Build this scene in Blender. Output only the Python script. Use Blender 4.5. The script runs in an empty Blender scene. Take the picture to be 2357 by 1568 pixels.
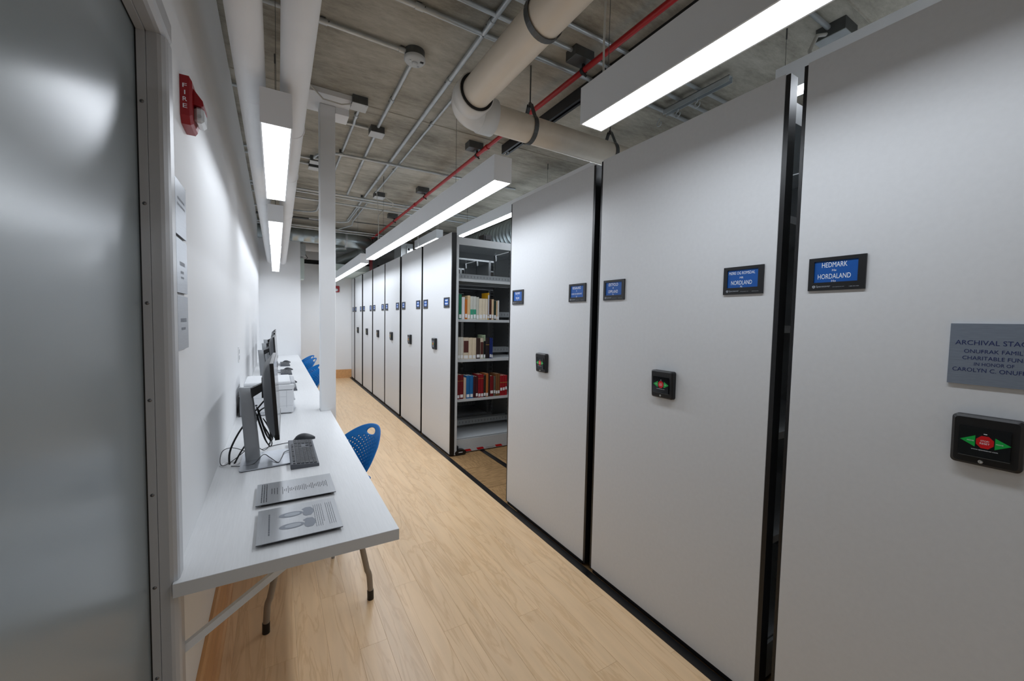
import bpy, math, random
from mathutils import Vector, Matrix
R = random.Random(7)
PI = math.pi
scene = bpy.context.scene
COL = scene.collection

# ------------------------------------------------------------------ camera
cam_d = bpy.data.cameras.new('camera')
cam = bpy.data.objects.new('camera', cam_d)
COL.objects.link(cam)
yaw, pit, rol, FPX = 0.535566952, -0.0509131309, 0.0199209392, 918.532871
fwd = Vector((math.sin(yaw) * math.cos(pit), math.cos(yaw) * math.cos(pit), math.sin(pit)))
rgt = Vector((math.cos(yaw), -math.sin(yaw), 0))
upv = rgt.cross(fwd)
r2 = rgt * math.cos(rol) + upv * math.sin(rol)
u2 = upv * math.cos(rol) - rgt * math.sin(rol)
mw = Matrix((( r2.x, u2.x, -fwd.x, 0), (r2.y, u2.y, -fwd.y, 0), (r2.z, u2.z, -fwd.z, 1.5), (0, 0, 0, 1)))
cam.matrix_world = mw
cam_d.sensor_width = 36
cam_d.sensor_fit = 'HORIZONTAL'
cam_d.lens = FPX / 2357 * 36
cam_d.clip_start = 0.02
cam_d.clip_end = 60
scene.camera = cam

# ------------------------------------------------------------------ world, exposure
w = bpy.data.worlds.new('world')
scene.world = w
w.use_nodes = True
w.node_tree.nodes['Background'].inputs[0].default_value = (0.9, 0.95, 1, 1)
w.node_tree.nodes['Background'].inputs[1].default_value = 0.0
vs = scene.view_settings
vs.view_transform = 'Standard'
vs.look = 'None'
vs.gamma = 1
vs.use_curve_mapping = False
vs.exposure = 0.93
LAMP = 13.5          # radiance of the luminaire lenses

# ------------------------------------------------------------------ materials
def srgb(r, g, b):
    f = lambda c: (c / 255 / 12.92) if c / 255 <= 0.04045 else ((c / 255 + 0.055) / 1.055) ** 2.4
    return (f(r), f(g), f(b), 1)

def mat(name, col, rough=0.5, metal=0.0, var=0.0, scale=8.0, stretch=(1, 1, 1), bump=0.0, bscale=None, spec=0.5, detail=4, rnd=0.0, coat=0.0, trans=0.0):
    m = bpy.data.materials.new(name)
    m.use_nodes = True
    nt = m.node_tree
    b = nt.nodes['Principled BSDF']
    b.inputs['Base Color'].default_value = col
    b.inputs['Roughness'].default_value = rough
    b.inputs['Metallic'].default_value = metal
    b.inputs['Specular IOR Level'].default_value = spec
    b.inputs['Coat Weight'].default_value = coat
    b.inputs['Transmission Weight'].default_value = trans
    if var or bump or rnd:
        tc = nt.nodes.new('ShaderNodeTexCoord')
        mp = nt.nodes.new('ShaderNodeMapping')
        mp.inputs['Scale'].default_value = stretch
        nt.links.new(tc.outputs['Object'], mp.inputs['Vector'])
        nz = nt.nodes.new('ShaderNodeTexNoise')
        nz.inputs['Scale'].default_value = scale
        nz.inputs['Detail'].default_value = detail
        vec = mp.outputs['Vector']
        if rnd:
            oi = nt.nodes.new('ShaderNodeObjectInfo')
            va = nt.nodes.new('ShaderNodeVectorMath')
            va.operation = 'MULTIPLY_ADD'
            cb = nt.nodes.new('ShaderNodeCombineXYZ')
            for k in range(3):
                nt.links.new(oi.outputs['Random'], cb.inputs[k])
            nt.links.new(cb.outputs[0], va.inputs[0])
            va.inputs[1].default_value = (37, 53, 71)
            nt.links.new(vec, va.inputs[2])
            vec = va.outputs[0]
        nt.links.new(vec, nz.inputs['Vector'])
        mr = nt.nodes.new('ShaderNodeMapRange')
        mr.inputs['From Min'].default_value = 0.25
        mr.inputs['From Max'].default_value = 0.75
        mr.inputs['To Min'].default_value = 1 - var
        mr.inputs['To Max'].default_value = 1 + var
        nt.links.new(nz.outputs['Fac'], mr.inputs['Value'])
        fac = mr.outputs['Result']
        if rnd:
            m2 = nt.nodes.new('ShaderNodeMapRange')
            m2.inputs['To Min'].default_value = 1 - rnd
            m2.inputs['To Max'].default_value = 1 + rnd
            nt.links.new(oi.outputs['Random'], m2.inputs['Value'])
            mu = nt.nodes.new('ShaderNodeMath')
            mu.operation = 'MULTIPLY'
            nt.links.new(fac, mu.inputs[0])
            nt.links.new(m2.outputs['Result'], mu.inputs[1])
            fac = mu.outputs[0]
        sc = nt.nodes.new('ShaderNodeVectorMath')
        sc.operation = 'SCALE'
        sc.inputs[0].default_value = col[:3]
        nt.links.new(fac, sc.inputs['Scale'])
        nt.links.new(sc.outputs[0], b.inputs['Base Color'])
        if bump:
            bp = nt.nodes.new('ShaderNodeBump')
            bp.inputs['Strength'].default_value = bump
            bp.inputs['Distance'].default_value = 0.002
            n2 = nz
            if bscale:
                n2 = nt.nodes.new('ShaderNodeTexNoise')
                n2.inputs['Scale'].default_value = bscale
                nt.links.new(vec, n2.inputs['Vector'])
            nt.links.new(n2.outputs['Fac'], bp.inputs['Height'])
            nt.links.new(bp.outputs[0], b.inputs['Normal'])
    return m

def emis(name, col, strength):
    m = bpy.data.materials.new(name)
    m.use_nodes = True
    b = m.node_tree.nodes['Principled BSDF']
    b.inputs['Base Color'].default_value = (0.8, 0.8, 0.8, 1)
    b.inputs['Emission Color'].default_value = col
    b.inputs['Emission Strength'].default_value = strength
    return m

def concrete():
    m = mat('board_concrete', srgb(150, 140, 127), 0.9, var=0.0, bump=0)
    nt = m.node_tree
    b = nt.nodes['Principled BSDF']
    tc = nt.nodes.new('ShaderNodeTexCoord')
    def noise(scale, stretch, detail=5, rough=0.6):
        mp = nt.nodes.new('ShaderNodeMapping')
        mp.inputs['Scale'].default_value = stretch
        nt.links.new(tc.outputs['Object'], mp.inputs['Vector'])
        n = nt.nodes.new('ShaderNodeTexNoise')
        n.inputs['Scale'].default_value = scale
        n.inputs['Detail'].default_value = detail
        n.inputs['Roughness'].default_value = rough
        nt.links.new(mp.outputs[0], n.inputs['Vector'])
        return n.outputs['Fac']
    a = noise(2.6, (0.5, 1.7, 1), 8, 0.68)
    c = noise(22, (0.55, 1.5, 1), 6, 0.8)
    d = noise(0.9, (1, 1, 1), 3)
    def math_(op, x, y):
        n = nt.nodes.new('ShaderNodeMath')
        n.operation = op
        for k, v in enumerate((x, y)):
            if isinstance(v, (int, float)):
                n.inputs[k].default_value = v
            else:
                nt.links.new(v, n.inputs[k])
        return n.outputs[0]
    mix = math_('ADD', math_('ADD', math_('MULTIPLY', a, 0.55), math_('MULTIPLY', c, 0.3)), math_('MULTIPLY', d, 0.3))
    cr = nt.nodes.new('ShaderNodeValToRGB')
    cr.color_ramp.elements[0].position = 0.40
    cr.color_ramp.elements[0].color = srgb(116, 111, 101)
    cr.color_ramp.elements[1].position = 0.76
    cr.color_ramp.elements[1].color = srgb(208, 203, 190)
    e = cr.color_ramp.elements.new(0.58)
    e.color = srgb(174, 168, 154)
    nt.links.new(mix, cr.inputs[0])
    nt.links.new(cr.outputs[0], b.inputs['Base Color'])
    bp = nt.nodes.new('ShaderNodeBump')
    bp.inputs['Strength'].default_value = 0.35
    bp.inputs['Distance'].default_value = 0.006
    nt.links.new(mix, bp.inputs['Height'])
    nt.links.new(bp.outputs[0], b.inputs['Normal'])
    return m

def wood_floor():
    m = mat('maple_plank', srgb(236, 202, 160), 0.30, var=0.07, scale=3.0, stretch=(9, 0.9, 1), rnd=0.03, detail=6, spec=0.45)
    nt = m.node_tree
    b = nt.nodes['Principled BSDF']
    base = b.inputs['Base Color'].links[0].from_socket
    tc = [n for n in nt.nodes if n.type == 'TEX_COORD'][0]
    add = [n for n in nt.nodes if n.type == 'VECT_MATH' and n.operation == 'MULTIPLY_ADD'][0]
    wv = nt.nodes.new('ShaderNodeTexNoise')
    wv.inputs['Scale'].default_value = 1.1
    wv.inputs['Detail'].default_value = 8
    wv.inputs['Distortion'].default_value = 2.2
    nt.links.new(add.outputs[0], wv.inputs['Vector'])
    cr = nt.nodes.new('ShaderNodeValToRGB')
    cr.color_ramp.elements[0].position = 0.46
    cr.color_ramp.elements[0].color = (1, 1, 1, 1)
    cr.color_ramp.elements[1].position = 0.52
    cr.color_ramp.elements[1].color = (0.86, 0.80, 0.72, 1)
    e = cr.color_ramp.elements.new(0.56)
    e.color = (1, 1, 1, 1)
    nt.links.new(wv.outputs['Fac'], cr.inputs[0])
    mx = nt.nodes.new('ShaderNodeMix')
    mx.data_type = 'RGBA'
    mx.blend_type = 'MULTIPLY'
    mx.inputs[0].default_value = 0.8
    nt.links.new(base, mx.inputs[6])
    nt.links.new(cr.outputs[0], mx.inputs[7])
    nt.links.new(mx.outputs[2], b.inputs['Base Color'])
    return m

def carpet_mat():
    m = mat('brown_carpet', srgb(156, 124, 86), 0.95, var=0.4, scale=14, stretch=(10, 1, 1), rnd=0.06, bump=0.8, bscale=160, spec=0.1)
    return m

MT = dict(
    wall=mat('white_paint', srgb(240, 241, 242), 0.6, var=0.012, scale=2, bump=0.03, bscale=180),
    concrete=concrete(),
    plank=wood_floor(),
    subfloor=mat('joint_filler', srgb(168, 138, 104), 0.8),
    carpet=carpet_mat(),
    laminate=mat('grey_white_laminate', srgb(216, 218, 220), 0.42, var=0.02, scale=60, stretch=(1, 1, 1), bump=0.04, bscale=420, spec=0.4),
    laminate_edge=mat('white_edge_band', srgb(232, 234, 236), 0.4),
    black=mat('black_rubber', srgb(14, 14, 16), 0.38, spec=0.5),
    black_matte=mat('black_plastic', srgb(18, 19, 22), 0.45),
    shelf_metal=mat('grey_shelf_enamel', srgb(196, 200, 202), 0.4, var=0.015, scale=30),
    upright=mat('grey_upright_enamel', srgb(158, 161, 162), 0.45),
    desk=mat('white_woodgrain', srgb(226, 227, 228), 0.38, var=0.035, scale=26, stretch=(7, 0.35, 1), spec=0.4),
    desk_edge=mat('white_edge', srgb(214, 214, 214), 0.45),
    wood_base=mat('honey_wood', srgb(216, 164, 110), 0.45, var=0.12, scale=5, stretch=(8, 0.7, 8)),
    lamp_body=mat('lamp_enamel', srgb(240, 242, 244), 0.5),
    lens=emis('lamp_lens', (0.86, 0.92, 1, 1), LAMP),
    lens_near=emis('near_lamp_lens', (0.86, 0.92, 1, 1), LAMP * 0.70),
    lens_desk=emis('desk_lamp_lens', (0.86, 0.92, 1, 1), LAMP * 0.36),
    pvc=mat('beige_pvc', srgb(236, 224, 206), 0.36, var=0.05, scale=4, stretch=(3, 1, 3)),
    pvc_white=mat('white_pvc', srgb(232, 229, 223), 0.3),
    insul=mat('white_insulation', srgb(243, 243, 243), 0.6, var=0.02, scale=6, bump=0.1, bscale=30),
    galv=mat('galvanized_steel', srgb(196, 201, 203), 0.4, 0.6, var=0.1, scale=14),
    galv_dark=mat('weathered_steel', srgb(96, 98, 98), 0.5, 0.5, var=0.15, scale=20),
    boxwhite=mat('grey_box_cover', srgb(205, 208, 208), 0.5),
    red=mat('red_pipe_paint', srgb(178, 22, 28), 0.35),
    firered=mat('alarm_red', srgb(150, 12, 24), 0.3),
    strut=mat('dark_strut', srgb(52, 53, 55), 0.45, 0.4),
    duct=mat('spiral_duct_steel', srgb(176, 186, 188), 0.28, 0.85, var=0.08, scale=5),
    flex=mat('flexible_duct_foil', srgb(176, 184, 184), 0.32, 0.6),
    alu=mat('brushed_aluminium', srgb(172, 176, 182), 0.36, 0.85, var=0.06, scale=10, stretch=(1, 1, 40)),
    alu_h=mat('brushed_plate', srgb(170, 172, 175), 0.4, 0.8, var=0.05, scale=10, stretch=(40, 1, 1)),
    plaque=mat('blue_grey_plaque', srgb(140, 150, 164), 0.42, 0.5, var=0.10, scale=9, stretch=(1, 3, 60)),
    frame=mat('grey_door_frame', srgb(186, 187, 189), 0.34, 0.15),
    screw=mat('screw_steel', srgb(120, 120, 122), 0.3, 0.9),
    glass=mat('frosted_glass', srgb(142, 152, 154), 0.26, spec=1.0, bump=0.03, bscale=500, trans=0.25),
    blue=mat('blue_chair_plastic', srgb(0, 112, 188), 0.42, var=0.02, scale=10, spec=0.4),
    leg=mat('taupe_leg_metal', srgb(146, 138, 128), 0.4, 0.3),
    chrome=mat('silver_grey_paint', srgb(158, 161, 164), 0.4, 0.25),
    monitor_back=mat('monitor_grey', srgb(74, 77, 81), 0.45),
    bezel=mat('bezel_black', srgb(16, 16, 18), 0.35),
    screen=mat('screen_glass', srgb(12, 13, 15), 0.12, spec=0.6),
    key=mat('key_plastic', srgb(50, 53, 58), 0.5),
    kbody=mat('keyboard_plastic', srgb(92, 95, 102), 0.5),
    cable=mat('cable_rubber', srgb(20, 20, 22), 0.45),
    cable_w=mat('pale_cable', srgb(205, 203, 196), 0.5),
    printer=mat('printer_white', srgb(228, 230, 233), 0.45),
    printer_g=mat('printer_grey', srgb(190, 193, 198), 0.5),
    cardblue=mat('sign_blue', srgb(0, 82, 164), 0.45),
    print_white=mat('print_white', srgb(240, 244, 250), 0.5),
    print_navy=mat('print_navy', srgb(28, 40, 92), 0.5),
    print_grey=mat('print_grey', srgb(92, 96, 102), 0.5),
    print_dark=mat('print_dark', srgb(58, 60, 64), 0.5),
    bust=mat('portrait_grey', srgb(128, 134, 144), 0.5),
    bust_l=mat('portrait_pale', srgb(164, 170, 178), 0.5),
    green=mat('arrow_green', srgb(10, 170, 70), 0.4),
    stopred=mat('button_red', srgb(205, 12, 22), 0.4),
    clear=mat('clear_plastic', srgb(214, 218, 222), 0.08, spec=0.8, coat=0.5),
    stripe_red=mat('stripe_red', srgb(196, 14, 24), 0.4),
    paper=mat('paper_pages', srgb(226, 216, 194), 0.8),
    tag=mat('white_label', srgb(236, 238, 240), 0.6),
    socket=mat('wall_plate', srgb(240, 240, 240), 0.4),
    teal=mat('pale_green_paint', srgb(206, 218, 212), 0.6),
    gapshade=mat('painted_gap_shade', srgb(22, 23, 24), 0.7),
)

# ------------------------------------------------------------------ mesh builder
class MB:
    def __init__(s):
        s.v, s.f, s.sm = [], [], []
    def add(s, v, f, smooth=False):
        o = len(s.v)
        s.v += [tuple(p) for p in v]
        s.f += [tuple(i + o for i in q) for q in f]
        s.sm += [smooth] * len(f)
        return s
    def box(s, x0, x1, y0, y1, z0, z1):
        v = [(x0, y0, z0), (x1, y0, z0), (x1, y1, z0), (x0, y1, z0), (x0, y0, z1), (x1, y0, z1), (x1, y1, z1), (x0, y1, z1)]
        return s.add(v, [(0, 3, 2, 1), (4, 5, 6, 7), (0, 1, 5, 4), (1, 2, 6, 5), (2, 3, 7, 6), (3, 0, 4, 7)])
    def cbox(s, x0, x1, y0, y1, z0, z1, c=0.004):
        # box with chamfered edges
        import itertools
        a = [(x0, x1), (y0, y1), (z0, z1)]
        v, idx = [], {}
        for sx, sy, sz in itertools.product((0, 1), repeat=3):
            for k in range(3):
                p = []
                for ax, sg in zip(range(3), (sx, sy, sz)):
                    q = a[ax][sg]
                    if ax != k:
                        q += c * (1 - 2 * sg)
                    p.append(q)
                idx[(sx, sy, sz, k)] = len(v)
                v.append(p)
        f = []
        for k in range(3):
            o1, o2 = (k + 1) % 3, (k + 2) % 3
            for sg in (0, 1):
                q = []
                for b1, b2 in ((0, 0), (1, 0), (1, 1), (0, 1)):
                    t = [0, 0, 0]
                    t[k], t[o1], t[o2] = sg, b1, b2
                    q.append(idx[(*t, k)])
                f.append(tuple(q if sg else q[::-1]))
            for b1 in (0, 1):          # edges parallel to axis k
                for b2 in (0, 1):
                    t0, t1 = [0, 0, 0], [0, 0, 0]
                    t0[k], t1[k] = 0, 1
                    for t in (t0, t1):
                        t[o1], t[o2] = b1, b2
                    q = (idx[(*t0, o1)], idx[(*t1, o1)], idx[(*t1, o2)], idx[(*t0, o2)])
                    f.append(q if b1 == b2 else q[::-1])
        for sx, sy, sz in itertools.product((0, 1), repeat=3):
            q = tuple(idx[(sx, sy, sz, k)] for k in range(3))
            f.append(q if (sx + sy + sz) % 2 else q[::-1])
        return s.add(v, f)
    def prism(s, pts, n0, n1, ax='z'):
        # pts 2D polygon, extruded along ax
        def m(p, h):
            return {'z': (p[0], p[1], h), 'y': (p[0], h, p[1]), 'x': (h, p[0], p[1])}[ax]
        n = len(pts)
        v = [m(p, n0) for p in pts] + [m(p, n1) for p in pts]
        f = [tuple(range(n - 1, -1, -1)), tuple(range(n, 2 * n))] + [(i, (i + 1) % n, n + (i + 1) % n, n + i) for i in range(n)]
        return s.add(v, f)
    def tube(s, pts, r, n=12, cap=True, smooth=True):
        pts = [Vector(p) for p in pts]
        rs = r if isinstance(r, (list, tuple)) else [r] * len(pts)
        v, f = [], []
        t0 = (pts[1] - pts[0]).normalized()
        a = Vector((0, 0, 1)) if abs(t0.z) < 0.9 else Vector((1, 0, 0))
        nrm = t0.cross(a).normalized()
        for i, p in enumerate(pts):
            if i == 0: t = pts[1] - pts[0]
            elif i == len(pts) - 1: t = pts[-1] - pts[-2]
            else: t = (pts[i] - pts[i - 1]).normalized() + (pts[i + 1] - pts[i]).normalized()
            t.normalize()
            nrm = (nrm - t * nrm.dot(t)).normalized()
            bn = t.cross(nrm)
            for k in range(n):
                an = 2 * PI * k / n
                v.append(p + (nrm * math.cos(an) + bn * math.sin(an)) * rs[i])
        for i in range(len(pts) - 1):
            for k in range(n):
                f.append((i * n + k, i * n + (k + 1) % n, (i + 1) * n + (k + 1) % n, (i + 1) * n + k))
        s.add(v, f, smooth)
        if cap:
            s.add(v[:n], [tuple(range(n - 1, -1, -1))])
            s.add(v[-n:], [tuple(range(n))])
        return s
    def cyl(s, p0, p1, r, n=20, smooth=True):
        return s.tube([p0, p1], r, n, True, smooth)
    def lathe(s, prof, n=24, c=(0, 0, 0), ax='z', smooth=True):
        v, f = [], []
        for (r, h) in prof:
            for k in range(n):
                a = 2 * PI * k / n
                p = {'z': (r * math.cos(a), r * math.sin(a), h), 'x': (h, r * math.cos(a), r * math.sin(a)), 'y': (r * math.cos(a), h, r * math.sin(a))}[ax]
                v.append((p[0] + c[0], p[1] + c[1], p[2] + c[2]))
        for i in range(len(prof) - 1):
            for k in range(n):
                f.append((i * n + k, i * n + (k + 1) % n, (i + 1) * n + (k + 1) % n, (i + 1) * n + k))
        return s.add(v, f, smooth)
    def xf(s, M):
        s.v = [tuple(M @ Vector(p)) for p in s.v]
        return s
    def mesh(s, name, material):
        me = bpy.data.meshes.new(name)
        me.from_pydata(s.v, [], s.f)
        me.polygons.foreach_set('use_smooth', s.sm)
        me.update()
        if material:
            me.materials.append(MT[material] if isinstance(material, str) else material)
        return me
    def obj(s, name, material, parent=None, loc=(0, 0, 0), rot=(0, 0, 0), **kw):
        o = bpy.data.objects.new(name, s.mesh(name, material))
        COL.objects.link(o)
        o.location = loc
        o.rotation_euler = rot
        if parent is not None:
            o.parent = parent
        for k, v in kw.items():
            o[k] = v
        return o

def thing(name, label, cat, loc=(0, 0, 0), rz=0, group=None):
    o = bpy.data.objects.new(name, None)
    COL.objects.link(o)
    o.location = loc
    o.rotation_euler = (0, 0, rz)
    o.empty_display_size = 0.05
    o['label'] = label
    o['category'] = cat
    if group:
        o['group'] = group
    return o

def copy_tree(o, parent=None):
    c = o.copy()
    COL.objects.link(c)
    c.parent = parent
    for ch in list(o.children):
        copy_tree(ch, c)
    return c

def child(mesh, name, parent, loc=(0, 0, 0), rot=(0, 0, 0)):
    o = bpy.data.objects.new(name, mesh)
    COL.objects.link(o)
    o.parent = parent
    o.location = loc
    o.rotation_euler = rot
    return o

def text_mb(s, size=None, width=None, align='CENTER', extr=0.0):
    cu = bpy.data.curves.new('t', 'FONT')
    cu.body = s
    cu.size = 1
    cu.resolution_u = 3
    cu.align_x = align
    cu.align_y = 'CENTER'
    ob = bpy.data.objects.new('t', cu)
    me = bpy.data.meshes.new_from_object(ob)
    mb = MB()
    vs_ = [v.co.copy() for v in me.vertices]
    fs = [tuple(p.vertices) for p in me.polygons]
    bpy.data.objects.remove(ob)
    bpy.data.curves.remove(cu)
    bpy.data.meshes.remove(me)
    if not vs_:
        return mb
    x0 = min(v.x for v in vs_); x1 = max(v.x for v in vs_)
    y0 = min(v.y for v in vs_); y1 = max(v.y for v in vs_)
    sy = size / (y1 - y0) if size else 1
    sx = width / (x1 - x0) if width else sy
    if not size:
        sy = sx
    cx = (x0 + x1) / 2 if align == 'CENTER' else x0
    mb.add([((v.x - cx) * sx, (v.y - (y0 + y1) / 2) * sy, extr) for v in vs_], fs)
    return mb

# plane frames: local (u right, v up, n towards the viewer)
def face_negx(x, y, z):      # surface looking towards -X, viewer sees -Y to the right
    return Matrix(((0, 0, -1, x), (-1, 0, 0, y), (0, 1, 0, z), (0, 0, 0, 1)))
def face_posx(x, y, z):      # looking towards +X, viewer sees +Y to the right
    return Matrix(((0, 0, 1, x), (1, 0, 0, y), (0, 1, 0, z), (0, 0, 0, 1)))
def face_negy(x, y, z):      # looking towards -Y, viewer sees +X to the right
    return Matrix(((1, 0, 0, x), (0, 0, -1, y), (0, 1, 0, z), (0, 0, 0, 1)))

def rrect(w, h, r, n=4):
    p = []
    for cx, cy, a0 in ((w / 2 - r, h / 2 - r, 0), (-w / 2 + r, h / 2 - r, 90), (-w / 2 + r, -h / 2 + r, 180), (w / 2 - r, -h / 2 + r, 270)):
        for k in range(n + 1):
            a = math.radians(a0 + 90 * k / n)
            p.append((cx + r * math.cos(a), cy + r * math.sin(a)))
    return p

def S(o, label=None):
    o['kind'] = 'structure'
    if label:
        o['label'] = label
    return o

# ================================================================== THE ROOM
XW = -0.255      # left wall
XS = 1.615       # front of the shelving
ZC = 3.19        # ceiling
YE = 8.8         # wall at the end of the desk
YF = 10.5        # far wall
YB = -6.0        # wall behind the camera
XR = 5.2         # right wall
YJ = 1.42        # door jamb

# floor: planks over a sub-floor
fl = S(MB().box(-0.45, 1.585, YB, YF + 0.1, -0.06, -0.0022).obj('floor', 'subfloor'), 'pale maple plank floor of the corridor')
PW, PL = 0.122, 1.22
pl_me = {}
x = -0.295
i = 0
while x < 1.56:
    w_ = min(PW, 1.572 - x)
    off = (i * 0.437) % PL
    y = 0.35 - off
    while y < YF:
        y1 = min(y + PL, YF)
        y0 = max(y, 0.35)
        key = (round(w_, 3), round(y1 - y0, 3))
        if y1 - y0 > 0.02:
            if key not in pl_me:
                pl_me[key] = MB().cbox(0.0002, w_ - 0.0002, 0.0002, key[1] - 0.0002, -0.002, 0.0, 0.0004).mesh('plank', 'plank')
            child(pl_me[key], 'plank', fl, (x, y0, 0))
        y += PL
    x += PW
    i += 1
MB().box(-0.295, 1.572, YB, 0.349, -0.002, -0.0002).obj('plank_field', 'plank', fl, kind='stuff')

S(MB().box(1.565, 1.612, YB, YF, -0.05, 0.004).obj('trim_1', 'black'), 'black strip along the foot of the white shelving')
cp = S(MB().box(1.612, XR, YB, YF, -0.05, -0.006).obj('floor_carpet', 'carpet'), 'brown ribbed carpet between the shelving units')
ct = MB().box(0.001, 0.497, 0.001, 0.497, -0.006, 0.0).mesh('carpet_tile', 'carpet')
for a in range(4):
    for b in range(4):
        o = child(ct, 'carpet_tile', cp, (1.613 + a * 0.5 + (0 if not (a + b) % 2 else 0.498), 2.6 + b * 0.5, 0.0), (0, 0, 0 if not (a + b) % 2 else PI / 2))
for rx in (2.03, 3.4):
    r = MB().box(rx - 0.028, rx - 0.012, YB, YF, -0.004, 0.004).box(rx + 0.012, rx + 0.028, YB, YF, -0.004, 0.004)
    r.box(rx - 0.012, rx + 0.012, YB, YF, -0.004, 0.0015)
    r.obj('rail', 'black', cp)

# ceiling
ce = S(MB().box(-3.2, XR + 0.1, YB - 0.1, YF + 0.1, ZC, ZC + 0.12).obj('ceiling', 'concrete'), 'board-marked grey-brown concrete ceiling slab')
for k, ys in enumerate((-1.45, 0.985, 3.43, 5.87, 8.31)):
    MB().prism([(ys - 0.007, ZC + 0.001), (ys + 0.007, ZC + 0.001), (ys + 0.002, ZC - 0.006), (ys - 0.002, ZC - 0.006)], -0.25, XR, 'x').obj('formwork_ridge', 'concrete', ce)

# walls
wl = MB().box(XW - 0.12, XW, YJ + 0.065, YE + 0.1, 0, 3.165)
wl.box(XW - 0.12, XW, YB, YJ + 0.066, 2.31, 3.165)
wl.box(XW - 0.12, XW, YB, -1.6, 0, 2.311)
S(wl.obj('wall_left', 'wall'), 'white painted wall on the left')
# ragged drywall edge at the top of the left wall
rg = MB()
yy = YJ
while yy < YE:
    d = R.uniform(0.05, 0.3)
    rg.box(XW - 0.014, XW - 0.001, yy, min(yy + d, YE), 3.165, 3.165 + R.uniform(0.002, 0.02))
    yy += d
rg.obj('wall_left_edge', 'wall', bpy.data.objects['wall_left'])
S(MB().box(XW - 0.12, 0.425, YE, YE + 0.12, 0, ZC).obj('wall_end', 'wall'), 'white wall at the end of the desk')
S(MB().box(0.30, 0.425, YE + 0.12, YF + 0.1, 0, ZC).obj('wall_return', 'wall'), 'white wall return beyond the desk')
wf = S(MB().box(0.41, XR, YF, YF + 0.12, 0, 2.72).box(0.41, XR, YF, YF + 0.12, 2.82, ZC).obj('wall_far', 'wall'), 'white far wall at the end of the corridor')
MB().box(0.41, XR, YF + 0.03, YF + 0.1, 2.71, 2.83).obj('gap_shade_sheet', 'gapshade', wf)  # black sheet, paints the shade inside the gap
S(MB().box(XR, XR + 0.1, YB, YF + 0.1, 0, ZC).obj('wall_right', 'wall'), 'white wall behind the shelving')
S(MB().box(-3.2, XR, YB - 0.1, YB, 0, ZC).obj('wall_back', 'wall'), 'white wall behind the viewpoint')
# room behind the frosted door
S(MB().box(-3.2, -3.1, YB, 4, 0, ZC).box(-3.1, -0.4, 3.9, 4, 0, ZC).box(-3.2, -0.36, YB, 4, -0.06, -0.001).obj('wall_office', 'wall'), 'dim room behind the frosted glass door')
# soffit over the far end of the shelving
S(MB().box(0.95, 2.6, 8.75, YF, 2.43, 2.56).obj('wall_soffit', 'teal'), 'pale soffit above the far shelving units')

# baseboards
bb = S(MB().prism([(XW, 0), (XW + 0.019, 0), (XW + 0.019, 0.185), (XW + 0.012, 0.2), (XW, 0.2)], YJ + 0.07, YE, 'y').obj('baseboard_left', 'wood_base'), 'honey wood baseboard under the desk')
MB().prism([(XW + 0.019, 0), (XW + 0.042, 0), (XW + 0.040, 0.012), (XW + 0.032, 0.022), (XW + 0.019, 0.026)], YJ + 0.07, YE, 'y').obj('shoe_moulding', 'wood_base', bb)
S(MB().box(0.413, 1.61, YF - 0.018, YF, 0, 0.21).obj('baseboard_far', 'wood_base'), 'honey wood baseboard at the far wall')

# door: frosted glass in a grey frame
dr = thing('door_1', 'frosted grey glass door in a pale metal frame at the left', 'door')
del dr['category']
dr['kind'] = 'structure'
MB().box(-0.318, -0.306, -1.55, YJ + 0.01, 0.012, 2.25).obj('glass_pane', 'glass', dr)
jam = [(-0.284, YJ), (-0.262, YJ), (-0.254, YJ + 0.002), (-0.246, YJ + 0.008), (-0.242, YJ + 0.018), (-0.242, YJ + 0.062), (-0.256, YJ + 0.062), (-0.256, YJ + 0.09), (-0.33, YJ + 0.09), (-0.33, YJ + 0.012), (-0.284, YJ + 0.012)]
MB().prism(jam, 0, 2.235, 'z').obj('jamb', 'frame', dr)
MB().box(-0.3025, -0.285, YJ - 0.005, YJ + 0.012, 0, 2.235).obj('glazing_bead', 'frame', dr)
MB().box(-0.3062, -0.3025, YJ - 0.004, YJ + 0.012, 0, 2.238).obj('gasket', 'black', dr)
ZH = 2.235
hd = [(-0.284, ZH), (-0.262, ZH), (-0.254, ZH + 0.002), (-0.246, ZH + 0.008), (-0.242, ZH + 0.018), (-0.242, ZH + 0.062), (-0.256, ZH + 0.062), (-0.256, ZH + 0.09), (-0.33, ZH + 0.09), (-0.33, ZH + 0.012), (-0.284, ZH + 0.012)]
MB().prism(hd, -1.6, YJ + 0.062, 'y').obj('header', 'frame', dr)
MB().box(-0.3025, -0.285, -1.6, YJ + 0.012, ZH - 0.005, ZH + 0.012).obj('glazing_bead', 'frame', dr)
MB().box(-0.3062, -0.3025, -1.6, YJ + 0.012, ZH - 0.004, ZH + 0.012).obj('gasket', 'black', dr)
scr = MB().lathe([(0, -0.0022), (0.0012, -0.0022), (0.0013, -0.0012), (0.0026, -0.002), (0.0048, 0.0)], 12, ax='y').mesh('screw', 'screw')
for k in range(8):
    child(scr, 'screw', dr, (-0.2938, YJ - 0.005, 2.05 - 0.262 * k))
for k in range(4):
    child(scr, 'screw', dr, (-0.2938, YJ - 0.35 - 0.3 * k, ZH - 0.005), (-PI / 2, 0, 0))

# column with its ceiling plate
co = thing('support_column', 'square white steel column standing at the notch in the desk', 'column', (0.362, 3.555, 0))
MB().cbox(-0.055, 0.058, -0.055, 0.055, 0.0, 3.15, 0.006).obj('shaft', 'wall', co)
MB().box(-0.16, 0.16, -0.21, 0.11, 3.15, 3.188).obj('top_plate', 'wall', co)
MB().box(0.06, 0.16, -0.05, 0.11, 3.10, 3.15).obj('bracket', 'wall', co)

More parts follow.
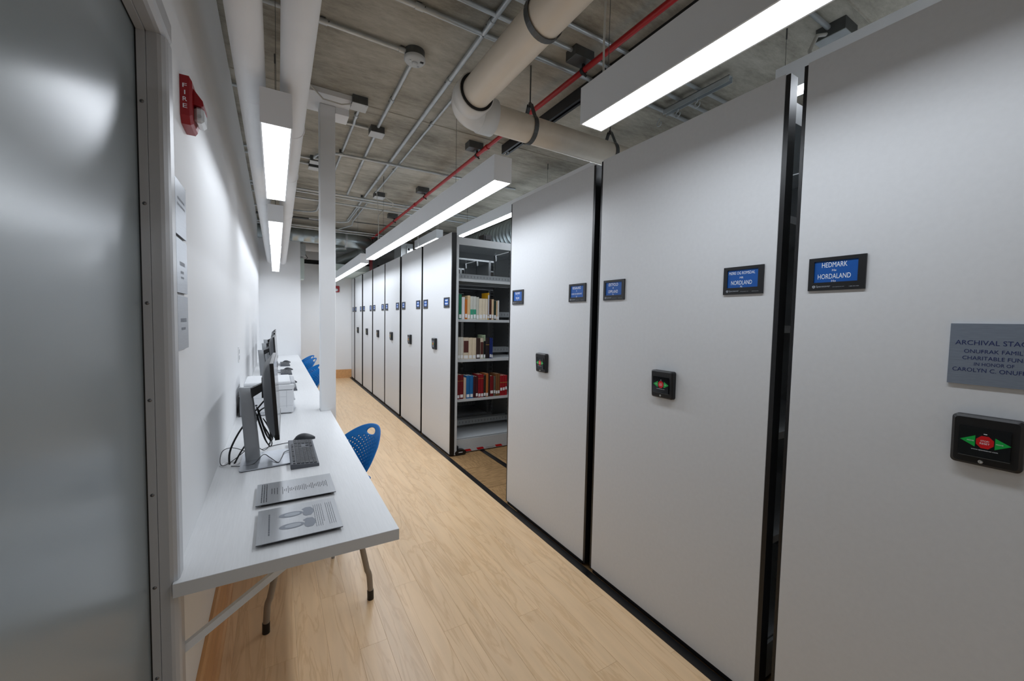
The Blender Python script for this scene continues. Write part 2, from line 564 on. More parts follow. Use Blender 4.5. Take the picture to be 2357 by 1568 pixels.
# ================================================================== LUMINAIRES
def luminaire(name, label, x0, y0, y1, zb, wires, wide=0.115, h=0.143, cord=None, lens='lens'):
    t = thing(name, label, 'light', (x0, y0, zb), group='linear ceiling lights')
    L = y1 - y0
    fr = 0.006
    b = MB()
    b.box(0, wide, 0, L, 0.004, h)
    b.box(0, fr, 0, L, 0, 0.004).box(wide - fr, wide, 0, L, 0, 0.004).box(fr, wide - fr, 0, fr, 0, 0.004).box(fr, wide - fr, L - fr, L, 0, 0.004)
    b.obj('housing', 'lamp_body', t)
    MB().add([(fr, fr, 0.0018), (fr, L - fr, 0.0018), (wide - fr, L - fr, 0.0018), (wide - fr, fr, 0.0018)], [(0, 1, 2, 3)]).obj('lens', lens, t)
    for yw in wires:
        MB().tube([(wide / 2, yw - y0, h), (wide / 2, yw - y0, ZC - zb)], 0.0013, 6).cyl((wide / 2, yw - y0, ZC - zb - 0.06), (wide / 2, yw - y0, ZC - zb), 0.004, 8).obj('suspension_wire', 'galv_dark', t)
    if cord is not None:
        p = [(wide / 2 + 0.01, cord - y0, h)]
        for k in range(1, 9):
            q = k / 8
            p.append((wide / 2 + 0.01 + 0.012 * math.sin(q * 5), cord - y0 + 0.03 * q + 0.01 * math.sin(q * 7), h + (ZC - zb - h) * q))
        MB().tube(p, 0.004, 8).obj('power_cord', 'cable_w', t)
    return t

luminaire('linear_light', 'long white linear light nearest above the right shelving units', 1.066, 0.0, 1.292, 2.295, (1.2, 0.1), cord=1.235, lens='lens_near')
luminaire('linear_light', 'unseen white linear light added behind the viewpoint as fill, in line with the row', 1.066, -5.3, -1.9, 2.295, (-2.1, -5.1))  # out of view, added to lift the ambient light
luminaire('linear_light', 'long white linear light in front of the middle shelving units', 1.075, 2.048, 5.79, 2.295, (2.75, 5.0), cord=5.35)
luminaire('linear_light', 'linear light in the distance near the red fire bell', 1.085, 6.23, 9.9, 2.295, (6.8, 9.3))
luminaire('linear_light', 'short linear light between the two white pipes, nearest of its row', -0.048, 1.985, 3.245, 2.295, (2.1, 3.1), wide=0.118, lens='lens_desk')
luminaire('linear_light', 'second short linear light between the two white pipes', -0.048, 3.99, 5.33, 2.295, (4.1, 5.2), wide=0.115, lens='lens_desk')
luminaire('linear_light', 'farthest linear light between the white pipes at the end wall', -0.045, 5.34, 8.44, 2.295, (5.6, 8.0), wide=0.115, lens='lens_desk')
luminaire('linear_light', 'high linear light above the nearest shelving unit, mostly hidden', 2.465, -1.2, 1.27, 2.81, (1.25, -1.0))
luminaire('linear_light', 'high linear light above the open shelving aisle', 2.485, 2.5, 5.97, 2.81, (3.6, 5.7))
luminaire('linear_light', 'small high linear light peeking over the closed shelving units', 2.262, 6.29, 7.48, 2.81, (6.5, 7.3), cord=6.4)

# ================================================================== PIPES AND CONDUITS
def arc(c, r, a0, a1, u, v, n=10):
    c, u, v = Vector(c), Vector(u), Vector(v)
    return [c + u * (r * math.cos(a0 + (a1 - a0) * k / n)) + v * (r * math.sin(a0 + (a1 - a0) * k / n)) for k in range(n + 1)]

# white insulated pipes over the desk
def insul_pipe(label, pts, r, seams):
    t = thing('insulated_pipe', label, 'pipe', group='white pipes over the desk')
    MB().tube(pts, r, 32).obj('pipe_jacket', 'insul', t)
    p0, p1 = Vector(pts[0]), Vector(pts[-1])
    for ys in seams:
        q = p0 + (p1 - p0) * ((ys - p0.y) / (p1.y - p0.y))
        MB().tube([(q.x, q.y - 0.004, q.z), (q.x, q.y - 0.002, q.z), (q.x, q.y + 0.002, q.z), (q.x, q.y + 0.004, q.z)], [r - 0.002, r + 0.0012, r + 0.0012, r - 0.002], 32).obj('jacket_seam', 'insul', t)
    e = Vector((0, 1, 0))
insul_pipe('white insulated pipe beside the left wall', [(-0.080, -2.5, 2.53), (-0.085, 4, 2.53), (-0.075, YE + 0.02, 2.53)], 0.056, (2.25, 4.2, 5.6))
insul_pipe('white insulated pipe beside the column', [(0.060, -2.5, 2.53), (0.085, 2.2, 2.53), (0.132, YE + 0.02, 2.53)], 0.058, (2.55, 3.4, 4.7))

# big beige drain pipe with elbow
ZP, XP, YP, RP = 2.775, 0.985, 2.31, 0.086
dp = thing('drain_pipe', 'large beige drain pipe with a white elbow under the ceiling', 'pipe')
MB().tube([(XP, -2.5, ZP), (XP, YP - 0.17, ZP)], RP, 40).obj('long_run', 'pvc', dp)
MB().tube([(XP + 0.17, YP, ZP), (2.42, YP, ZP)], RP, 40).obj('cross_run', 'pvc', dp)
RE = 0.103
el = [(XP, YP - 0.20, ZP), (XP, YP - 0.135, ZP)] + [tuple(p) for p in arc((XP + 0.13, YP - 0.13, ZP), 0.13, PI, PI / 2, (1, 0, 0), (0, 1, 0), 12)] + [(XP + 0.135, YP, ZP), (XP + 0.20, YP, ZP)]
MB().tube(el, RE, 40).obj('elbow', 'pvc_white', dp)
MB().tube([(XP, YP - 0.2155, ZP), (XP, YP - 0.2105, ZP)], RE - 0.002, 40).obj('joint_ring', 'black', dp)
MB().tube([(XP + 0.115, YP, ZP), (XP + 0.118, YP, ZP), (XP + 0.208, YP, ZP), (XP + 0.211, YP, ZP)], [RE, RE + 0.006, RE + 0.006, RE + 0.002], 40).obj('hub', 'pvc_white', dp)
MB().tube([(XP, YP - 0.211, ZP), (XP, YP - 0.208, ZP), (XP, YP - 0.118, ZP), (XP, YP - 0.115, ZP)], [RE + 0.002, RE + 0.006, RE + 0.006, RE], 40).obj('hub', 'pvc_white', dp)
for k, (hx, hy, along) in enumerate(((XP, 1.45, 'y'), (1.475, YP, 'x'), (2.2, YP, 'x'))):
    h = thing('pipe_hanger', ['steel strap hanger around the long beige pipe run', 'steel strap hanger on the beige cross pipe near its elbow', 'steel strap hanger on the beige cross pipe above the shelving'][k], 'hanger', (hx, hy, ZP), group='drain pipe hangers')
    m = MB()
    pr = []
    for q in range(25):
        a = -PI * 0.5 + (q - 12) / 12 * PI * 0.78
        pr.append((math.cos(a) * (RP + 0.004), math.sin(a) * (RP + 0.004)))
    pr = [(-0.012, 0.165)] + pr[::1] + [(0.012, 0.165)]
    v, f = [], []
    wd = 0.015
    for (a, b) in pr:
        for s_, rr in ((-1, 1), (1, 1)):
            v.append((a, s_ * wd, b) if along == 'y' else (s_ * wd, a, b))
    # thickness
    n0 = len(v)
    for (a, b) in pr:
        L = math.hypot(a, b)
        for s_ in (-1, 1):
            aa, bb_ = a * (1 + 0.003 / L), b * (1 + 0.003 / L)
            v.append((aa, s_ * wd, bb_) if along == 'y' else (s_ * wd, aa, bb_))
    for q in range(len(pr) - 1):
        a, b = 2 * q, 2 * q + 2
        f += [(a, a + 1, b + 1, b), (n0 + a, n0 + b, n0 + b + 1, n0 + a + 1), (a, b, n0 + b, n0 + a), (a + 1, n0 + a + 1, n0 + b + 1, b + 1)]
    m.add(v, f)
    m.obj('strap', 'galv_dark', h)
    MB().cyl((0, 0, 0.15), (0, 0, ZC - ZP), 0.005, 8).cyl((0, 0, 0.15), (0, 0, 0.175), 0.011, 6).obj('threaded_rod', 'galv_dark', h)

# red sprinkler pipe on dark anchor blocks
XRP, ZRP = 1.69, 3.085
rp = thing('sprinkler_pipe', 'thin red sprinkler pipe running the length of the ceiling', 'pipe')
MB().tube([(XRP, -2.5, ZRP), (XRP, 8.45, ZRP)], 0.0175, 16).obj('pipe_run', 'red', rp)
for k, yc in enumerate((3.35, 5.55)):
    MB().tube([(XRP, yc, ZRP), (XRP, yc + 0.05, ZRP)], 0.023, 16).obj('coupling', 'red', rp)
for k, yc in enumerate((0.4, 2.03, 3.58, 5.15, 6.7)):
    a = thing('anchor_block', ['dark block holding the red pipe nearest the viewpoint', 'dark block holding the red pipe beside the near linear light', 'dark block holding the red pipe in front of the beige elbow', 'dark block holding the red pipe above the middle linear light', 'farthest dark block holding the red pipe'][k], 'bracket', (XRP - 0.03, yc, ZC), group='red pipe anchors')
    MB().cbox(-0.075, 0.075, -0.05, 0.05, -0.065, 0, 0.003).obj('block', 'galv_dark', a)
    MB().tube([(0.03, -0.012, ZRP - ZC), (0.03, 0.012, ZRP - ZC)], 0.022, 14).box(0.022, 0.038, -0.006, 0.006, -0.09, -0.06).cyl((0.03, 0, ZRP - ZC - 0.016), (0.055, 0, ZRP - ZC - 0.028), 0.007, 8).obj('clamp', 'black_matte', a)

# dark strut channel
st = thing('strut_channel', 'dark slotted steel channel fixed to the ceiling behind the beige elbow', 'channel')
sx, sz = 1.93, 3.105
MB().box(sx - 0.03, sx - 0.022, 1.0, 3.47, sz, ZC - 0.001).box(sx + 0.022, sx + 0.03, 1.0, 3.47, sz, ZC - 0.001).box(sx - 0.022, sx + 0.022, 1.0, 3.47, ZC - 0.01, ZC - 0.001).box(sx - 0.022, sx - 0.01, 1.0, 3.47, sz, sz + 0.004).box(sx + 0.01, sx + 0.022, 1.0, 3.47, sz, sz + 0.004).obj('channel', 'strut', st)
MB().cyl((sx, 3.40, sz - 0.004), (sx, 3.40, ZC - 0.008), 0.006, 8).obj('bolt', 'galv', st)

def conduit(label, pts, r=0.013, couplings=(), mat_='galv', n=10):
    t = thing('conduit_pipe', label, 'conduit', group='galvanized conduits on the ceiling')
    MB().tube(pts, r, n).obj('tube_run', mat_, t)
    P_ = [Vector(p) for p in pts]
    for (ci, q) in couplings:
        a = P_[ci].lerp(P_[ci + 1], q)
        d = (P_[ci + 1] - P_[ci]).normalized()
        MB().tube([a - d * 0.022, a + d * 0.022], r + 0.0035, 10).obj('coupling', mat_, t)
        s_ = d.cross(Vector((0, 0, 1)))
        MB().cyl(tuple(a + d * 0.03 - s_ * 0.02), tuple(a + d * 0.03 + s_ * 0.02), 0.003, 6).box(a.x - 0.012, a.x + 0.012, a.y - 0.012, a.y + 0.012, a.z, ZC).obj('strap', 'galv_dark', t)
    return t
zc = ZC - 0.02
conduit('galvanized conduit running from the left wall to the round detector', [(XW, 2.585, zc), (0.71, 2.585, zc)], couplings=((0, 0.52), (0, 0.985)))
conduit('galvanized conduit from the round detector to the square junction box', [(0.782, 2.66, zc), (0.790, 3.70, zc)], couplings=((0, 0.52),))
conduit('galvanized conduit running on from the square junction box', [(0.80, 3.87, zc), (0.86, 5.93, zc)], couplings=((0, 0.42), (0, 0.68)))
conduit('thin conduit leaving the pale box beside the column', [(0.593, 3.45, zc), (0.594, 3.68, zc), (0.598, 3.74, zc), (0.600, 6.0, zc)], r=0.011, couplings=((0, 0.7),))
conduit('long galvanized conduit left of the beige elbow', [(1.06, 1.0, zc), (1.06, 2.0, zc), (1.085, 6.3, zc), (1.09, 7.55, zc)], r=0.015, couplings=((1, 0.02), (1, 0.17), (1, 0.72)))
conduit('slim conduit starting behind the beige elbow', [(1.175, 2.5, zc), (1.172, 5.62, zc)], r=0.010, couplings=((0, 0.29), (0, 0.7)))
conduit('galvanized conduit crossing the ceiling in front of the beige elbow', [(XW, 2.19, zc), (3.2, 2.19, zc)], r=0.015, couplings=((0, 0.27),))
conduit('middle galvanized conduit crossing above the beige pipe', [(XW, 2.02, zc), (3.2, 2.02, zc)], r=0.013, couplings=())
conduit('nearest galvanized conduit crossing above the beige pipe', [(0.9, 1.86, zc), (3.2, 1.86, zc)], r=0.013)
zl = ZC - 0.045
conduit('bent conduit curving out from behind the column', [(0.40, 4.72, zl)] + [tuple(p) for p in arc((0.62, 4.72, zl), 0.26, PI, PI * 1.5, (1, 0, 0), (0, 1, 0), 10)] + [(2.6, 4.38, zl)], r=0.013, couplings=((10, 0.12),))
conduit('far conduit crossing the ceiling, first of three', [(XW, 5.93, zl), (3.0, 5.93, zl)], r=0.013, couplings=((0, 0.4),))
conduit('far conduit crossing the ceiling, second of three', [(XW, 6.06, zl), (3.0, 6.06, zl)], r=0.012)
conduit('far conduit crossing the ceiling, third of three', [(XW, 6.38, zl), (3.0, 6.38, zl)], r=0.013)
conduit('bent conduit left of the column turning towards the wall', [(XW, 7.17, zl), (0.35, 7.17, zl)] + [tuple(p) for p in arc((0.35, 6.95, zl), 0.22, PI / 2, 0, (1, 0, 0), (0, 1, 0), 8)] + [(0.57, 6.3, zl)], r=0.012)
conduit('bent conduit turning right of the column towards the duct', [(0.5, 7.62, zl), (0.90, 7.62, zl)] + [tuple(p) for p in arc((0.90, 7.42, zl), 0.2, PI / 2, 0, (1, 0, 0), (0, 1, 0), 8)] + [(1.10, 6.4, zl)], r=0.012)
conduit('dark pipe crossing near the spiral duct', [(XW, 7.70, zl), (0.75, 7.66, zl)], r=0.02, mat_='galv_dark')
conduit('slim conduit ending near the flexible duct', [(1.17, 6.2, zc), (1.18, 7.5, zc), (1.18, 7.62, zc - 0.05), (1.0, 8.1, zc - 0.06)], r=0.010)
conduit('thin conduit crossing above the spiral duct on the right', [(1.2, 7.55, zc), (3.0, 7.45, zc)], r=0.008, mat_='galv_dark')
conduit('pair of pale rails in front of the spiral duct, upper', [(XW, 8.10, 3.105), (2.4, 8.10, 3.105)], r=0.013)
conduit('pair of pale rails in front of the spiral duct, lower', [(XW, 8.12, 3.07), (2.4, 8.12, 3.07)], r=0.011)
conduit('thin conduit entering behind the left pipe near the wall', [(XW, 3.62, zc), (0.42, 3.62, zc)], r=0.012, couplings=((0, 0.85),))
conduit('conduit running from the square junction box to the column', [(0.45, 3.78, zc), (0.72, 3.78, zc)], r=0.012)
conduit('upper conduit feeding the twin boxes left of the column', [(XW, 4.82, zc), (0.33, 4.82, zc)], r=0.011)
conduit('lower conduit feeding the twin boxes left of the column', [(XW, 5.0, zc), (0.33, 5.0, zc)], r=0.011)

def jbox(label, x, y, w_, d_, h_, cover='boxwhite'):
    t = thing('junction_box', label, 'electrical box', (x, y, ZC), group='ceiling junction boxes')
    MB().box(-w_ / 2, w_ / 2, -d_ / 2, d_ / 2, -h_, 0).obj('box_body', 'galv_dark', t)
    MB().box(-w_ / 2 - 0.003, w_ / 2 + 0.003, -d_ / 2 - 0.003, d_ / 2 + 0.003, -h_ - 0.004, -h_).cyl((w_ / 2 - 0.012, -d_ / 2 + 0.012, -h_ - 0.006), (w_ / 2 - 0.012, -d_ / 2 + 0.012, -h_ - 0.003), 0.004, 8).obj('cover_plate', cover, t)
jbox('square junction box joining two conduits right of the column', 0.795, 3.79, 0.115, 0.115, 0.055)
jbox('pale junction box on the ceiling plate of the column', 0.575, 3.37, 0.11, 0.12, 0.06)
jbox('first of the twin small boxes left of the column', 0.385, 4.82, 0.11, 0.10, 0.055)
jbox('second of the twin small boxes left of the column', 0.385, 5.02, 0.11, 0.10, 0.055)
jbox('small junction box above the middle linear light', 1.23, 5.70, 0.13, 0.13, 0.06)
jbox('steel junction box above the nearest shelving unit', 2.75, 1.10, 0.15, 0.14, 0.07, 'galv')
MB().tube([(1.29, 5.66, ZC - 0.05), (1.42, 5.70, ZC - 0.10), (1.45, 5.85, ZC - 0.14), (1.30, 5.75, ZC - 0.20), (1.19, 5.55, ZC - 0.34), (1.15, 5.38, ZC - 0.46)], 0.006, 8).obj('power_cable', 'cable_w', label='pale flexible cord drooping from the box above the middle light', category='cable')
MB().tube([(2.68, 1.12, ZC - 0.05), (2.60, 1.13, ZC - 0.08), (2.57, 1.15, ZC - 0.16), (2.61, 1.14, ZC - 0.26)], 0.010, 8).obj('power_cable', 'cable_w', label='pale flexible cord looping beside the steel junction box', category='cable')
conduit('short conduit feeding the steel box above the nearest unit', [(2.0, 1.11, zc), (2.69, 1.11, zc)], r=0.013)
MB().tube([(0.22, 3.30, ZC - 0.02), (0.32, 3.36, ZC - 0.075), (0.45, 3.38, ZC - 0.07), (0.52, 3.37, ZC - 0.05)], 0.006, 8).obj('power_cable', 'cable_w', label='pale cord between the column plate and its junction box', category='cable')

# trapeze of strut with conduit clamps behind the near light
tz = thing('strut_trapeze', 'grey strut with hook clamps holding three conduits above the shelving', 'bracket', (2.60, 1.88, 3.10))
MB().box(-0.021, -0.017, -0.26, 0.26, 0.0, 0.041).box(0.017, 0.021, -0.26, 0.26, 0.0, 0.041).box(-0.021, 0.021, -0.26, 0.26, 0.037, 0.041).obj('channel', 'galv', tz)
for yy in (-0.02, 0.14, 0.31):
    MB().tube([(0, yy, 0.0)] + [(0.0, yy + 0.02 * math.sin(a), -0.02 - 0.02 + 0.02 * math.cos(a)) for a in [k * PI / 6 for k in range(11)]], 0.004, 6).obj('clamp', 'galv', tz)

# round detector
de = thing('smoke_detector', 'round white ceiling detector on a dark base', 'detector', (0.775, 2.585, ZC))
MB().lathe([(0, 0), (0.062, 0), (0.062, -0.045), (0, -0.045)], 28, smooth=False).obj('base', 'galv_dark', de)
MB().lathe([(0.066, -0.045), (0.066, -0.058), (0.058, -0.068), (0, -0.072)], 28).obj('cover', 'boxwhite', de)
MB().lathe([(0.018, -0.071), (0.018, -0.077), (0, -0.079)], 16).obj('sensor_dome', 'boxwhite', de)
MB().box(0.028, 0.048, -0.03, -0.018, -0.0735, -0.068).obj('sensor_window', 'black', de)
MB().lathe([(0.007, -0.070), (0.007, -0.074), (0, -0.074)], 10, c=(-0.032, -0.01, 0)).lathe([(0.007, -0.070), (0.007, -0.074), (0, -0.074)], 10, c=(0.03, 0.03, 0)).obj('screw_cover', 'galv', de)

# sprinkler head hanging in front of the far ceiling
sp = thing('fire_sprinkler', 'small brass-dark sprinkler head beside the red pipe', 'sprinkler', (1.93, 5.45, 3.02))
MB().cyl((0, 0, 0), (0, 0, 0.17), 0.008, 8).obj('drop_pipe', 'galv', sp)
MB().lathe([(0.004, 0.0), (0.016, -0.012), (0.012, -0.03), (0.004, -0.04), (0.024, -0.044), (0, -0.046)], 12).obj('deflector', 'strut', sp)

# ducts
def ribbed(p0, p1, r, step, amp):
    p0, p1 = Vector(p0), Vector(p1)
    L = (p1 - p0).length
    n = max(2, int(L / step))
    pts, rs = [], []
    for k in range(n):
        a = k / n
        b = (k + 0.92) / n
        c_ = (k + 0.96) / n
        pts += [p0.lerp(p1, a), p0.lerp(p1, b), p0.lerp(p1, c_)]
        rs += [r, r, r + amp]
    pts.append(p1)
    rs.append(r)
    return pts, rs
ZD, RD = 2.98, 0.122
du = thing('spiral_duct', 'round galvanized spiral duct crossing above the end wall', 'duct')
YD = 8.35
p_, r_ = ribbed((XW + 0.002, YD, ZD), (1.18, YD, ZD), RD, 0.17, 0.004)
MB().tube(p_, r_, 28).obj('duct_run', 'duct', du)
ea = [tuple(p) for p in arc((1.26, YD + 0.34, ZD), 0.34, -PI / 2, -0.1, (1, 0, 0), (0, 1, 0), 9)]
MB().tube([(1.18, YD, ZD)] + ea, 0.145, 28).obj('elbow', 'duct', du)
MB().tube([(1.16, YD, ZD), (1.20, YD, ZD)], 0.152, 28).obj('collar', 'galv', du)
def flexduct(label, pts, r, name='flexible_duct'):
    # smooth the path
    P_ = [Vector(p) for p in pts]
    out = []
    for k in range(len(P_) - 1):
        a = P_[max(k - 1, 0)]; b = P_[k]; c_ = P_[k + 1]; d = P_[min(k + 2, len(P_) - 1)]
        for q in range(8):
            t = q / 8
            out.append(0.5 * ((2 * b) + (c_ - a) * t + (2 * a - 5 * b + 4 * c_ - d) * t * t + (3 * b - a - 3 * c_ + d) * t ** 3))
    out.append(P_[-1])
    fine, rs = [], []
    for k in range(len(out) - 1):
        L = (out[k + 1] - out[k]).length
        n = max(2, int(L / 0.014))
        for q in range(n):
            fine.append(out[k].lerp(out[k + 1], q / n))
            rs.append(r + (0.006 if len(rs) % 2 else -0.002))
    return MB().tube(fine, rs, 20).obj(name, 'flex', label=label, category='duct')
flexduct('ribbed flexible duct sloping down towards the far wall', [(1.66, 8.75, 2.88), (1.58, 9.0, 2.84), (1.42, 9.4, 2.79), (1.27, 9.75, 2.74), (1.22, 9.95, 2.72)], 0.11)
flexduct('small foil flexible duct under the spiral duct', [(0.95, 9.3, 2.93), (1.08, 9.1, 2.92), (1.30, 9.05, 2.94)], 0.075)
d2 = thing('spiral_duct', 'shiny spiral duct behind the high light above the open aisle', 'duct')
p_, r_ = ribbed((3.31, 3.0, 2.88), (3.31, 9.6, 2.88), 0.24, 0.11, 0.005)
MB().tube(p_, r_, 36).obj('duct_run', 'duct', d2)
for yy in (3.6, 5.6, 7.6, 9.4):
    MB().cyl((3.31, yy, 3.115), (3.31, yy, ZC), 0.006, 6).obj('hanger_rod', 'galv_dark', d2)
d3 = thing('spiral_duct', 'pale duct in the gap above the far wall', 'duct')
p_, r_ = ribbed((0.43, 9.95, 3.04), (3.0, 9.95, 3.04), 0.11, 0.3, 0.004)
MB().tube(p_, r_, 24).obj('duct_run', 'insul', d3)
va = thing('air_unit', 'grey metal air control box above the far shelving units', 'air unit', (2.02, 7.5, 2.64))
MB().box(0, 0.22, 0, 0.5, 0, 0.25).obj('casing', 'galv', va)
for a in (0.03, 0.19):
    MB().cyl((a, 0.25, 0.25), (a, 0.25, ZC - 2.64), 0.004, 6).obj('hanger_rod', 'galv_dark', va)
MB().box(0.02, 0.09, -0.004, 0, 0.02, 0.17).obj('side_panel', 'boxwhite', va)
MB().box(0.10, 0.17, -0.03, 0, 0.04, 0.21).obj('control_box', 'galv', va)
MB().lathe([(0, -0.034), (0.022, -0.034), (0.022, -0.03), (0, -0.03)], 14, c=(0.135, 0, 0.14), ax='y').obj('dial', 'black_matte', va)
MB().cyl((2.15, 6.9, ZC), (2.15, 6.9, 2.52), 0.004, 6).obj('hanging_wire', 'cable_w', label='thin pale wire hanging beside the air control box', category='wire')
# wall boxes next to the far corner
eb = thing('control_panel', 'pale electrical enclosure high on the wall beyond the desk', 'electrical box', (0.425, 9.2, 2.25))
MB().cbox(0, 0.09, 0, 0.36, 0, 0.42, 0.004).obj('enclosure', 'teal', eb)
MB().box(0.02, 0.07, 0.06, 0.14, 0.42, ZC - 2.26).obj('riser', 'galv', eb)
MB().tube([(0.1, 0.1, 0.55), (0.16, 0.14, 0.45), (0.12, 0.2, 0.42)], 0.006, 6).obj('loop_cable', 'cable', eb)
MB().cbox(0.0, 0.11, -0.1, 0.1, 0.45, 0.70, 0.004).obj('relay_box', 'galv', eb)
# red painted riser above the far shelving
rs_ = thing('riser_board', 'dark red painted strip beside a grey post above the far shelving', 'post', (1.68, 8.6, 2.425))
MB().box(0, 0.05, 0, 0.06, 0, 0.30).obj('red_strip', 'firered', rs_)
MB().box(0.051, 0.15, 0, 0.06, 0, ZC - 2.426).obj('grey_post', 'galv_dark', rs_)

# ================================================================== SHELVING UNITS
UZ0, UZ1 = 0.026, 2.42
DX = 1.9          # depth of a unit along X
SHZ = (0.172, 0.612, 1.056, 1.500, 1.944)

def unit_meshes():
    W = 0.86
    me = {}
    # upright frame: sheet with posts, at local x=0
    m = MB().box(-0.006, 0.006, 0.03, W - 0.03, 0.16, 2.30)
    for y_ in (0, W / 2 - 0.015, W - 0.03):
        m.box(-0.016, 0.016, y_, y_ + 0.03, 0.10, 2.385)
    me['upright'] = m.mesh('upright', 'upright')
    # slots in the posts (dark)
    m = MB()
    for k in range(40):
        for y_ in (W / 2 - 0.015 + 0.012, W - 0.03 + 0.012):
            m.box(-0.0168, -0.0155, y_, y_ + 0.006, 0.2 + k * 0.053, 0.2 + k * 0.053 + 0.02)
    me['slots'] = m.mesh('post_slots', 'black_matte')
    # shelf: pan with front lips, length along X
    L = 0.893
    m = MB()
    m.box(0, L, 0.004, W / 2 - 0.03, -0.004, 0).box(0, L, 0.0, 0.004, -0.030, 0.0).box(0, L, 0.004, 0.012, -0.030, -0.026).box(0, L, W / 2 - 0.03, W / 2 - 0.026, -0.03, 0)
    m.box(0, L, W / 2 - 0.045, W / 2 - 0.040, 0.035, 0.10)
    me['shelf'] = m.mesh('shelf', 'shelf_metal')
    m = MB()
    for k in range(20):
        m.box(0.03 + k * 0.043, 0.034 + k * 0.043, W / 2 - 0.0458, W / 2 - 0.0449, 0.055, 0.08)
    me['stop_slots'] = m.mesh('slots', 'print_dark')
    m = MB().box(0, L, 0, 0.006, -0.08, 0).box(0, L, 0.006, W, -0.006, 0).box(0, L, W - 0.006, W, -0.08, 0)
    me['canopy'] = m.mesh('canopy', 'shelf_metal')
    m = MB().box(-0.02, DX, -0.012, W + 0.012, 0.012, 0.160).box(0.03, DX, 0, W, 0.160, 0.1655)
    me['carriage'] = m.mesh('carriage_base', 'shelf_metal')
    return me
UM = unit_meshes()

def sign(parent, yc, lines, zc_=1.678, far=False):
    """framed county sign on the end panel, local frame of the unit empty (origin XS, a, 0)"""
    F = face_negx(0, yc, zc_)
    w_, h_ = 0.158, 0.111
    m = MB()
    bt = 0.007
    m.box(-w_ / 2, w_ / 2, h_ / 2 - 0.012, h_ / 2, 0, bt).box(-w_ / 2, w_ / 2, -h_ / 2, -h_ / 2 + 0.027, 0, bt)
    m.box(-w_ / 2, -w_ / 2 + 0.016, -h_ / 2 + 0.027, h_ / 2 - 0.012, 0, bt).box(w_ / 2 - 0.020, w_ / 2, -h_ / 2 + 0.027, h_ / 2 - 0.012, 0, bt)
    m.box(-w_ / 2 + 0.01, w_ / 2 - 0.01, -h_ / 2 + 0.02, h_ / 2 - 0.01, 0, 0.0025)
    s_ = m.xf(F).obj('name_sign', 'black_matte', parent)
    MB().box(-w_ / 2 + 0.016, w_ / 2 - 0.0215, -h_ / 2 + 0.027, h_ / 2 - 0.012, 0.0025, 0.0032).xf(F).obj('blue_card', 'cardblue', s_)
    cx = -0.006
    t = MB()
    if far:
        for (v, ww, hh) in ((0.026, 0.075, 0.011), (-0.010, 0.082, 0.011), (0.011, 0.008, 0.006), (-0.024, 0.008, 0.006)):
            n = 5 if ww > 0.02 else 1
            for k in range(n):
                u0 = cx - ww / 2 + k * ww / n
                t.add([(u0, v - hh / 2, 0.0036), (u0 + ww / n * 0.8, v - hh / 2, 0.0036), (u0 + ww / n * 0.8, v + hh / 2, 0.0036), (u0, v + hh / 2, 0.0036)], [(0, 1, 2, 3)])
    else:
        for (s__, size, width, v) in lines:
            q = text_mb(s__, size, width, extr=0.0036)
            t.add([(p[0] + cx, p[1] + v, p[2]) for p in q.v], q.f)
    t.xf(F).obj('lettering', 'print_white', s_)
    # maker's mark and small print on the lower rail
    b = MB()
    hx = -w_ / 2 + 0.018
    hy = -h_ / 2 + 0.013
    for k in range(3):
        a0 = math.radians(90 + 120 * k)
        c0 = (hx, hy)
        p = [(c0[0] + 0.0005 * math.cos(a0 + PI / 3), c0[1] + 0.0005 * math.sin(a0 + PI / 3))]
        for da in (0, 60, 120):
            p.append((c0[0] + 0.0056 * math.cos(a0 + math.radians(da)), c0[1] + 0.0056 * math.sin(a0 + math.radians(da))))
        sc_ = 0.86
        gx = sum(q[0] for q in p) / 4
        gy = sum(q[1] for q in p) / 4
        b.add([(gx + (q[0] - gx) * sc_, gy + (q[1] - gy) * sc_, bt + 0.0004) for q in p], [(0, 1, 2, 3)])
    if not far:
        q = text_mb('Spacesaver', 0.0088, 0.041, align='LEFT', extr=bt + 0.0004)
        b.add([(p[0] + hx + 0.007, p[1] + hy, p[2]) for p in q.v], q.f)
        q = text_mb('www.spacesaver.com', 0.0026, 0.032, extr=bt + 0.0004)
        b.add([(p[0] + 0.009, p[1] + hy - 0.003, p[2]) for p in q.v], q.f)
        q = text_mb('1-800-492-3434', 0.0026, 0.026, extr=bt + 0.0004)
        b.add([(p[0] + 0.051, p[1] + hy - 0.003, p[2]) for p in q.v], q.f)
    b.xf(F).obj('maker_print', 'bust_l', s_)
    return s_

